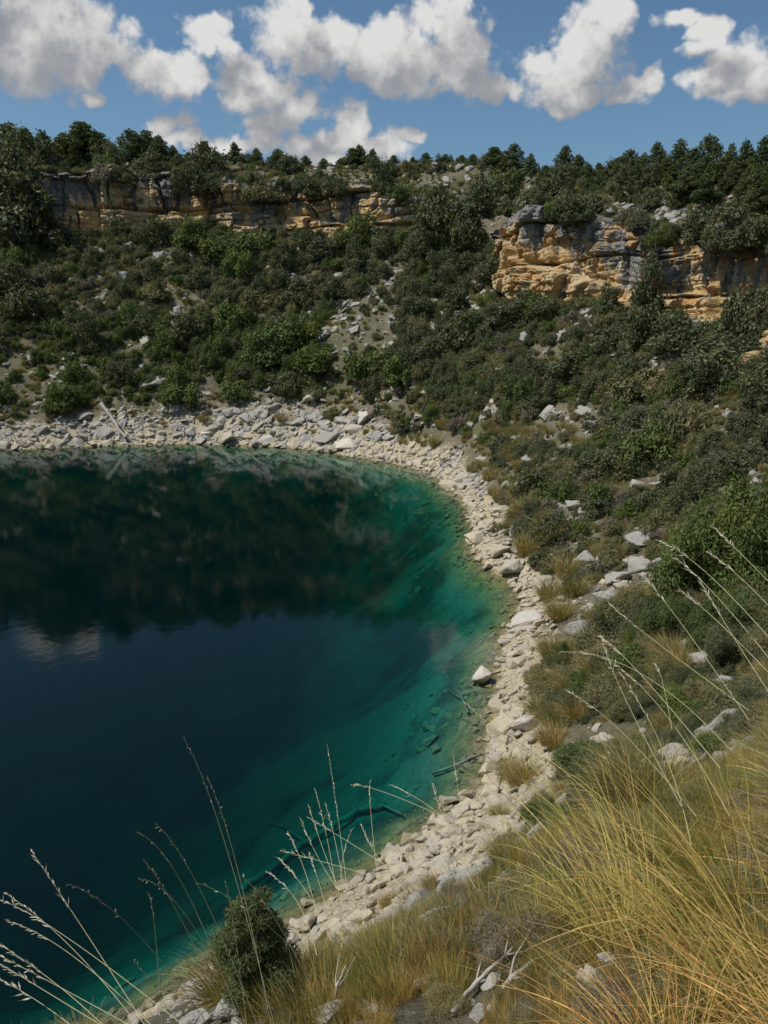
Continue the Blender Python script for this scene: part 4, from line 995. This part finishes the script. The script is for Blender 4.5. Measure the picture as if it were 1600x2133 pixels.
fields = [rocks_field(41000, -70, 150, -1.2, 11, dshore, .07, .52, 2.3, rr_), rocks_field(9000, -64, 60, -2.5, 5, lambda *a: dshore(*a)*.9, .035, .12, 1.0, rr_),
          rocks_field(42000, -70, 150, 3, 60, dslope, .09, .75, 2.3, rr_), rocks_field(2600, -60, 116, 6, 60, dslope, .45, 1.15, 1.6, rr_), rocks_field(800, 50, 116, .2, 7.5, dshore, .45, 1.25, 1.6, rr_), rocks_field(5000, -62, 116, 2.5, 9, lambda x, y, d, ph: .5*smooth(fbm(x/2.5, y/2.5, 0, 2, 18), -.1, .4), .06, .4, 2.2, rr_), rocks_field(900, -60, 50, -.2, 4.0, dshore, .32, .75, 1.2, rr_),
          rocks_field(9000, -60, -40, 6, 14, lambda x, y, d, ph: .8*smooth(fbm(x/1.5, y/1.5, 0, 2, 8), -.3, .4), .02, .12, 1.8, rr_), rocks_field(3600, -62, 60, -5.0, -.2, lambda x, y, d, ph: .6*smooth(fbm(x/2.4, y/2.4, 0, 2, 8), -.1, .4), .08, .7, 2.4, rr_)]
X = np.concatenate([f[0] for f in fields]); Y = np.concatenate([f[1] for f in fields]); Dd = np.concatenate([f[2] for f in fields]); Sz = np.concatenate([f[4] for f in fields])
Sz = Sz*np.where(np.hypot(X, Y) > 60, 1.25, 1.0)
Sz = np.where(np.hypot(X, Y) < 8, np.minimum(Sz, .16), Sz)
ok = np.hypot(X, Y) > 2.2; X, Y, Dd, Sz = X[ok], Y[ok], Dd[ok], Sz[ok]
Zr = land(X, Y); Nn = normal_at(X, Y); px_, py_, f_ = to_pix(np.stack([X, Y, Zr], 1)); dist = np.sqrt(X**2+Y**2+(Zr-15)**2)
score = np.where((px_ > 0) & (px_ < 1600) & (py_ > 300) & (py_ < 2140), Sz/dist, 0)
# shrubs hide most rocks upslope: favour the open rubble for the single ones
score = score*np.where(Dd < 7, 1.0, .45)
od = np.argsort(-score); EU = tilt_euler(Nn, rr_.uniform(0, 6.28, len(X)), .8) + rr_.normal(size=(len(X), 3))*.22
srcR = []; S_R = {}; P_, Rt, Sc, Ix = [], [], [], []
warmf = Dd + fbm(X/3, Y/3, 0, 2, 66)*2.0 + np.where(np.hypot(X, Y) > 60, .8, 0) < np.where(np.hypot(X, Y) > 60, 2.4, 4.4)
sink = np.where(Zr < 0, .1, .30)
for n_, q in enumerate(od):
    mt = 'warm' if warmf[q] or (n_ % 5 == 0 and Dd[q] < 9) and n_ % 4 else 'grey'; v = int(q*7) % 8; s = float(Sz[q]); loc = (X[q], Y[q], Zr[q]+sink[q]*s*.5)
    if n_ < 228:
        o = link('rock', ROCK[mt][v], loc, tuple(EU[q]), (s, s, s), cat='rock', group='rubble stones round the shore')
        PEND.append((o, 'cream' if mt == 'warm' else 'grey', 'stone under water' if Zr[q] < -.15 else 'rock', *loc))
        if (mt, v) not in S_R: S_R[(mt, v)] = len(srcR); srcR.append(o)
    else:
        k = S_R.get((mt, v))
        if k is None: k = [b for a, b in S_R.items() if a[0] == mt][v % max(1, len([1 for a in S_R if a[0] == mt]))]
        P_.append(loc); Rt.append(EU[q]); Sc.append((s, s, s)); Ix.append(k)
scatter_mass('rubble', P_, Rt, Sc, Ix, srcR, label='loose limestone rubble along the shore and in gaps of the scrub')

# ------------------------------------------------------------------ dead wood
def wpt(px, py, z):       # the point at height z seen there
    d = pix_dir(px, py); return CAM + d*((z-15.0)/d[2])
def gpt(px, py, up=0.0):
    p = hit(px, py); return p + [0, 0, up]
def wood(name, main, rad, branches, label, cat, seed):
    rg = np.random.default_rng(seed); o0 = np.array(main[0]); e = link(name, None, tuple(o0), cat=cat, label=label)
    mp = np.array(main)-o0; tt_ = np.linspace(0, len(mp)-1, (len(mp)-1)*5+1); mp = np.stack([np.interp(tt_, np.arange(len(mp)), mp[:, k]) for k in range(3)], 1)
    V, F = tube(crumple(mp, rg, rad[0]*.2), np.linspace(rad[0], rad[1], len(mp))*rg.uniform(.78, 1.2, len(mp)), 8)
    link('trunk', mk_mesh('trunk', V, [F], [M['dead' if 'sunken' not in name else 'sunk']], tone=np.ones(len(V)), smooth_=True), parent=e)
    wm = [M['dead']] if 'sunken' not in name else [M['sunk']]
    for b in branches:
        r0 = b[0]; V, F = tube(np.array(b[1:])-o0, np.linspace(r0, r0*.35, len(b)-1), 6)
        link('branch', mk_mesh('branch', V, [F], wm, tone=np.ones(len(V)), smooth_=True), parent=e)
wood('fallen_log', [gpt(213, 868, 1.6), gpt(232, 890, 1.4), gpt(262, 925, .8)], (.24, .17), [(.07, gpt(222, 876, 1.2), gpt(214, 862, 1.8)), (.06, gpt(240, 897, 1.0), gpt(250, 890, 1.4))], 'bleached fallen trunk lying down the far left rubble to the water', 'log', 1)
wood('sunken_log', [gpt(505, 1870, .28), gpt(580, 1815, .28), gpt(660, 1755, .28), gpt(740, 1705, .28), gpt(800, 1692, .28)], (.15, .12), [(.08, gpt(745, 1705, .28), gpt(728, 1680, .28), gpt(714, 1660, .28)), (.07, gpt(640, 1768, .28), gpt(590, 1735, .28), gpt(560, 1722, .28)), (.06, gpt(795, 1690, .28), gpt(815, 1700, .28), gpt(838, 1712, .28)), (.05, gpt(786, 1694, .28), gpt(790, 1682, .28))], 'pale sunken tree trunk with a forked end under the near water', 'log', 2)
wood('sunken_branch', [gpt(900, 1625, .28), gpt(940, 1612, .28), gpt(1003, 1585, .28)], (.06, .04), [(.03, gpt(950, 1608, .28), gpt(970, 1612, .28)), (.025, gpt(930, 1616, .28), gpt(915, 1606, .28))], 'dark thin branch under the shallow water by the near shore', 'branch', 3)
wood('sunken_bush', [gpt(975, 1500, .28), gpt(960, 1460, .28), gpt(948, 1430, .28)], (.06, .03), [(.035, gpt(960, 1460, .28), gpt(990, 1452, .28), gpt(1020, 1448, .28)), (.035, gpt(965, 1470, .28), gpt(940, 1455, .28), gpt(925, 1440, .28)), (.03, gpt(958, 1455, .28), gpt(975, 1435, .28), gpt(1000, 1425, .28)), (.03, gpt(968, 1480, .28), gpt(1000, 1478, .28)), (.025, gpt(955, 1448, .28), gpt(935, 1425, .28))], 'tangle of sunken branches in the shallows below the white boulder', 'branch', 4)

# ------------------------------------------------------------------ foreground
def fine_shrub(px, py, w, hf, kind, label, v=0, name=None, cat='shrub'):
    p = hit(px, py); s = w/FPX*np.linalg.norm(p-CAM)
    link(name or NAMES[kind][0], FINE[kind][v % len(FINE[kind])], (p[0], p[1], p[2]-.05*s), (0, 0, rgG.uniform(0, 6)), (s, s, s*hf), cat=cat, label=label, group='scrub on the slopes round the lake')
def young_pine():
    tm, cm = pine_mesh(778, 17000, .0024, 'open', 9.0); p = hit(540, 2132); s = 190/FPX*np.linalg.norm(p-CAM)
    e = link('pine_tree', None, (p[0], p[1], p[2]-.1*s), (0, 0, 1), (s*1.75, s*1.75, s*1.5), cat='young pine', label='young bushy pine beside the near water at the bottom edge')
    link('trunk', tm, parent=e); link('crown', cm, parent=e)
young_pine()
fine_shrub(640, 2120, 90, .9, 'grey', 'bare grey bush right of the conical dark one', 1)
fine_shrub(1270, 1335, 110, .95, 'juniper', 'dark blue-green bush in front of the white-grey boulder', 1)
fine_shrub(1345, 1420, 140, .8, 'green', 'bright green bush right of the dark blue-green one')
fine_shrub(1480, 1255, 200, 1.15, 'green', 'tall dense green bush at the right of the slope', 1)
fine_shrub(1560, 1215, 230, 1.25, 'green', 'tallest dense green bush by the right edge', 2)
fine_shrub(1590, 1330, 150, .9, 'green', 'dense green bush under the tallest one at the right edge')
fine_shrub(1230, 1620, 150, .6, 'green', 'low green bush above the broad slab on the near bank', 1)
fine_shrub(1150, 1730, 130, .5, 'green', 'low green clump left of the broad slab above the near shore', 2)
fine_shrub(1560, 1480, 170, .6, 'olive', 'low olive bush at the right edge behind the long grass')
fine_shrub(1440, 1480, 120, .7, 'green', 'low green bush just behind the broad flat slab')
fine_shrub(1330, 1480, 110, .7, 'olive', 'low olive bush between the slab and the bright green bush', 1)
fine_shrub(1290, 1290, 60, 1.0, 'green', 'small green bush between boulders', 2)

# long arching grass in front: tussocks leaning downhill and to the left
FT = []
for i in range(6):
    mats = [[M['straw'], M['grassgreen']], [M['straw'], M['rust']], [M['grassgreen'], M['straw']], [M['rust'], M['straw']], [M['straw'], M['grassgreen']], [M['straw'], M['rust']]][i]
    FT.append(tussock_mesh('arching_tussock', 900+i, mats, 150, .35, [1.05,.9,1.1,.85,1.15,.95][i], .0022, [(-.85,.18),(-.55,.35),(-.95,-.1),(-.6,0),(-1.0,.3),(-.4,.1)][i], [.38,.6,.34,.7,.3,.8][i], [1.0, 1.25, .7, 1.1, .55, 1.35][i], 9, .15, .38))
HB = [tussock_mesh('herb_clump', 950+i, [[M['grassgreen'], M['tussock']], [M['tussock'], M['straw']], [M['straw'], M['tussock']]][i], 900, .10, .42, .0022, (-.25, .05), .5, .5, 4, .22, .4) for i in range(3)]
HT = [shrub_mesh('ground_herb', 960+i, [M['olive'], M['grey'], M['tussock']][i], 13000, .0032, .5, 7.0, 16, .6) for i in range(3)]
fg = np.random.default_rng(41)
adjs = ['straw-coloured', 'straw and rust', 'green-gold', 'rust-brown', 'pale straw', 'sparse golden']
FGP = [(1.35,2.2),(1.9,2.6),(1.5,2.9),(2.2,3.1),(1.05,2.0),(1.25,1.5),(1.6,1.9),(.95,1.5),(2.1,2.1),(2.8,2.7),(2.2,1.4),(.8,1.6),(1.3,2.6),(1.4,1.1),(1.9,1.2),(2.7,2.3),(3.1,2.2),(2.0,3.4)]
for n_, (x, y) in enumerate(FGP + [(.9,2.5),(.75,1.7),(3.4,4.6),(4.4,6.2)]):
    x += fg.normal()*.08; y += fg.normal()*.08; z = float(land(x, y)); k = n_ % 6; s = fg.uniform(.75, 1.1)*(.8 if y < 1.8 else 1.0)
    if (x < .9 and y > 1.8) or y > 3.3: s *= .55
    o = link('grass_tussock', FT[k], (x, y, z), (0, 0, fg.uniform(-.45, .45) if n_ % 3 else fg.uniform(-1.1, 1.1)), (s, s, s*.95), cat='grass tussock', group='long arching grass in front of the viewer')
    PEND.append((o, adjs[k], 'arching grass clump', x, y, z))
P_, Rt, Sc, Ix = [], [], [], []; srcH = []
for k, me in enumerate(HB+HT):
    x, y = [(.9,2.8),(1.8,2.4),(.15,3.0),(.5,3.4),(.95,3.9),(2.2,2.9)][k]; z = float(land(x, y))
    o = link('herb_clump', me, (x, y, z), (0, 0, k), (.6 if k < 3 else .3,)*3, cat='herb', group='low herbs under the long grass',
             label=['short green clump under the arching grass','short tan clump farther right under the arching grass','short rusty straw clump at the bottom edge','low olive herb beside dead twigs','low grey twiggy herb under the arching grass','tan bristly herb at lower right'][k]); srcH.append(o)
for q in range(5400):
    x = fg.uniform(-2.5, 8) if q < 2600 else fg.uniform(-.6, 3); y = fg.uniform(.9, 11) if q < 2600 else fg.uniform(1.2, 5)
    if q >= 4200: x = fg.uniform(1.2, 10); y = fg.uniform(-4, 6)
    if math.hypot(x, y) < 1.4 or dist_shore(np.array(x), np.array(y)) < 5 or x < -.6 or bool(clear(x, y)): continue
    if fbm(x/1.1, y/1.1, 0, 2, 4) < (-.3 if (x > .2*y or (y < 3.4 and fg.random() < .4)) else .3): continue
    if fg.random() < (.45 if y > 3.2 else .3): continue
    z = float(land(x, y)); s = fg.uniform(.25, .7)*(.6 if y < 2.6 else 1); P_.append((x, y, z)); Rt.append((0, 0, fg.uniform(-1, 1))); Sc.append((s, s, s)); k_ = int(fg.choice([0, 1, 2, 0, 1, 2, 0, 1, 2, 3, 4, 5])); Ix.append(k_)
    if k_ > 2: Sc[-1] = (s*.6,)*3
scatter_mass('ground_cover', P_, Rt, Sc, Ix, srcH, label='low herbs and short grass covering the near bank')

# flowering stalks: each one a plant stem with its seed head
STK = [ # tip px,py ; mid px,py ; root px,py ; distance
 ((385,1542),(470,1760),(585,2190),2.5),((433,1620),(500,1830),(575,2190),2.55),((325,1716),(430,1880),(560,2200),2.2),((287,1733),(395,1870),(520,2190),2.4),((300,1792),(385,1930),(505,2190),2.5),((292,1832),(400,1925),(540,2190),2.3),
 ((68,1776),(190,1960),(330,2180),2.2),((146,1842),(300,1960),(470,2190),2.3),((3,1875),(150,1960),(400,2150),2.2),((15,1863),(160,1985),(320,2180),2.3),((20,1920),(150,1990),(330,2150),2.4),((0,1968),(130,2060),(260,2180),2.1),((2,1992),(150,2070),(350,2180),2.2),
 ((5,2010),(120,2080),(300,2190),2.0),((0,2040),(100,2100),(200,2180),2.1),((470,1840),(490,1950),(520,2180),2.9),((280,2003),(330,2070),(390,2180),2.5),((310,1860),(325,1960),(340,2180),2.9),((505,1825),(600,1960),(700,2180),2.6),((415,1840),(560,1930),(720,2100),2.6),
 ((683,1558),(712,1760),(722,1860),3.4),((657,1646),(680,1740),(700,1850),3.6),((644,1680),(670,1760),(705,1850),3.5),((628,1710),(665,1790),(715,1870),3.3),((646,1705),(720,1750),(800,1800),3.2),((679,1678),(700,1760),(718,1860),3.6),((735,1635),(800,1650),(920,1700),3.4),
 ((770,1632),(775,1720),(790,1850),3.6),((587,1772),(690,1800),(830,1840),3.1),((580,1787),(640,1860),(690,1960),3.0),((558,1818),(620,1880),(660,1990),2.9),((600,1735),(630,1800),(660,1900),3.4),((645,1780),(665,1840),(690,1930),3.2),((753,1720),(790,1790),(850,1860),3.2),((732,1730),(712,1800),(715,1880),3.4),
 ((932,1528),(1010,1610),(1180,1800),3.0),((945,1578),(955,1650),(965,1720),3.6),((902,1635),(930,1720),(990,1850),3.2),((815,1635),(880,1670),(960,1730),3.4),((970,1465),(1040,1530),(1150,1640),3.4),
 ((1375,1128),(1490,1210),(1680,1420),2.2),((1410,1165),(1500,1250),(1640,1420),2.3),((1495,1105),(1560,1170),(1690,1300),2.4),((1478,1152),(1560,1220),(1680,1350),2.3),((1338,1198),(1420,1300),(1560,1500),2.4),((1270,1258),(1370,1340),(1560,1480),2.5),
 ((1252,1328),(1330,1400),(1500,1600),2.3),((1254,1330),(1300,1450),(1420,1680),2.4),((1170,1358),(1330,1400),(1520,1560),2.6),((1260,1370),(1380,1480),(1520,1700),2.4),((1420,1232),(1490,1290),(1600,1400),2.4),((1365,1385),(1380,1420),(1400,1520),3.0),((1460,1210),(1530,1330),(1640,1500),2.2),
 ((1245,1420),(1275,1600),(1300,1800),2.7),((1290,1400),(1380,1560),(1440,1760),2.4),((1180,1440),(1290,1520),(1450,1700),2.6),((1020,1520),(1150,1600),(1330,1790),2.8),((985,1560),(1100,1640),(1280,1790),2.7),((1035,1600),(1050,1760),(1060,1930),3.0),((930,1760),(960,1860),(990,1990),2.8)]
rs_ = np.random.default_rng(5)
def stalk(tip, mid, root, dist, n_):
    def at(p, d): v = pix_dir(*p); return CAM + v/np.linalg.norm(v)*d
    rg_ = np.random.default_rng(n_*3+1)
    g0 = hit(*root)
    a = g0 if g0 is not None and np.linalg.norm(g0-CAM) < dist*1.9 else at(root, dist*1.05)
    da = np.linalg.norm(a-CAM)
    c = at(tip, .35*da+.65*dist*1.12); b = at(mid, .5*(np.linalg.norm(a-CAM)+np.linalg.norm(c-CAM)))
    t = np.linspace(0, 1, 22)[:, None]; ctrl = 2*b - .5*(a+c); P = (1-t)**2*a + 2*t*(1-t)*ctrl + t**2*c
    P = P-a; k = np.linspace(0, 1, 22)
    B = Buf(); V, F = tube(P, .0011*(1-.70*k)+.0002, 4); B.add(V, F, 1, 0)
    e = link('grass_stalk', None, tuple(a), cat='grass stalk', group='tall flowering grass stalks')
    link('stem', B.mesh('stem', [M['stalk']], True), parent=e)
    H = Buf(); L = np.linalg.norm(P[-1]-P[0]); ns = 16
    ax = unit(P[-1]-P[-4])
    for s in range(ns):      # spikelets, held close along the upper third
        f = 1-.36*(s/ns)**1.1; p = np.array([np.interp(f, k, P[:, j]) for j in range(3)])
        dv = unit(ax + rg_.normal(size=3)*.30); ln = rg_.uniform(.010, .019)*(.8+.4*s/ns); wv = unit(np.cross(dv, rg_.normal(size=3)))*.0019
        q0 = p + dv*.003; V = np.array([p, q0+wv+dv*ln*.4, q0+dv*ln, q0-wv+dv*ln*.4, q0+np.cross(dv, wv)*.9+dv*ln*.4])
        H.add(V, np.array([[0,1,4],[1,2,4],[2,3,4],[3,0,4],[0,2,1],[0,3,2]]), rg_.uniform(.7, 1.2), 0)
        if s % 3 == 0:
            Vt, Ft = tube(np.array([p, p+dv*ln*1.5]), [.0006, .0002], 3); H.add(Vt, Ft, 1, 0)
    link('seed_head', H.mesh('seed_head', [M['seed']]), parent=e, kind='stuff')
    PEND.append((e, 'tall', 'grass stalk with seed head', *(a+P[-1])))
    return e
zone_base = zone
STALKS = [(stalk(*s, n_), s) for n_, s in enumerate(STK)]
PEND = [p for p in PEND if p[2] != 'grass stalk with seed head']
def stalk_labels():
    regs = [('over dark water at the bottom left', lambda x, y: x < 540 and y > 1700), ('over the near water, bottom centre', lambda x, y: x < 900), ('over the near shore rocks', lambda x, y: x < 1100), ('against the right slope', lambda x, y: True)]
    used = {}
    for o, s in STALKS:
        x, y = s[0]
        for nm, f in regs:
            if f(x, y): used.setdefault(nm, []).append((x, y, o)); break
    for nm, L in used.items():
        L.sort(key=lambda q: (q[0], q[1])); n = len(L)
        for k, (x, y, o) in enumerate(L):
            o['label'] = f'tall grass stalk, tip ' + ('leftmost' if k == 0 else 'rightmost' if k == n-1 else (ORD[k] + ' from left' if k < 12 else ORD[n-1-k] + ' from right')) + f' {nm}'
stalk_labels()
# dead twigs at the bottom
def twig(pts, r, label, seed):
    q0 = hit(*pts[0][:2]); d0_ = np.linalg.norm(q0-CAM); P = [(hit(px, py) if seed < 13 else CAM + unit(pix_dir(px, py))*d0_) + np.array([0, 0, h if seed < 13 else .02]) for px, py, h in pts]; rg = np.random.default_rng(seed); br = []
    for k in range(1, len(P)-1):
        for s in (-1, 1):
            d = (P[k+1]-P[k-1]); sd = np.cross(d, [0, 0, 1])*s*.5; br.append((r*.45, P[k], P[k] + sd*.3 + d*.3 - [0, 0, .01], P[k] + sd*.5 + d*.8 - [0, 0, .02]))
    wood('dead_branch', P, (r, r*.35), br, label, 'branch', seed)
twig([(940,2125,.03),(990,2075,.06),(1050,2030,.09),(1110,1985,.12),(1170,1958,.14)], .010, 'bare grey dead branch lying in the grass at the bottom, the longer one', 11)
twig([(1010,2128,.03),(1060,2070,.06),(1120,2020,.06),(1190,1985,.08)], .012, 'thick grey dead stem beside the longer branch at the bottom', 12)
twig([(600,2120,.02),(590,2060,.2),(575,1990,.35),(565,1940,.45)], .010, 'bare grey upright twig against the conical dark bush', 13)
twig([(690,2125,.02),(700,2070,.1),(720,2020,.2)], .008, 'thin bare twig left of the white-grey rock at the bottom', 14)
finish_labels()
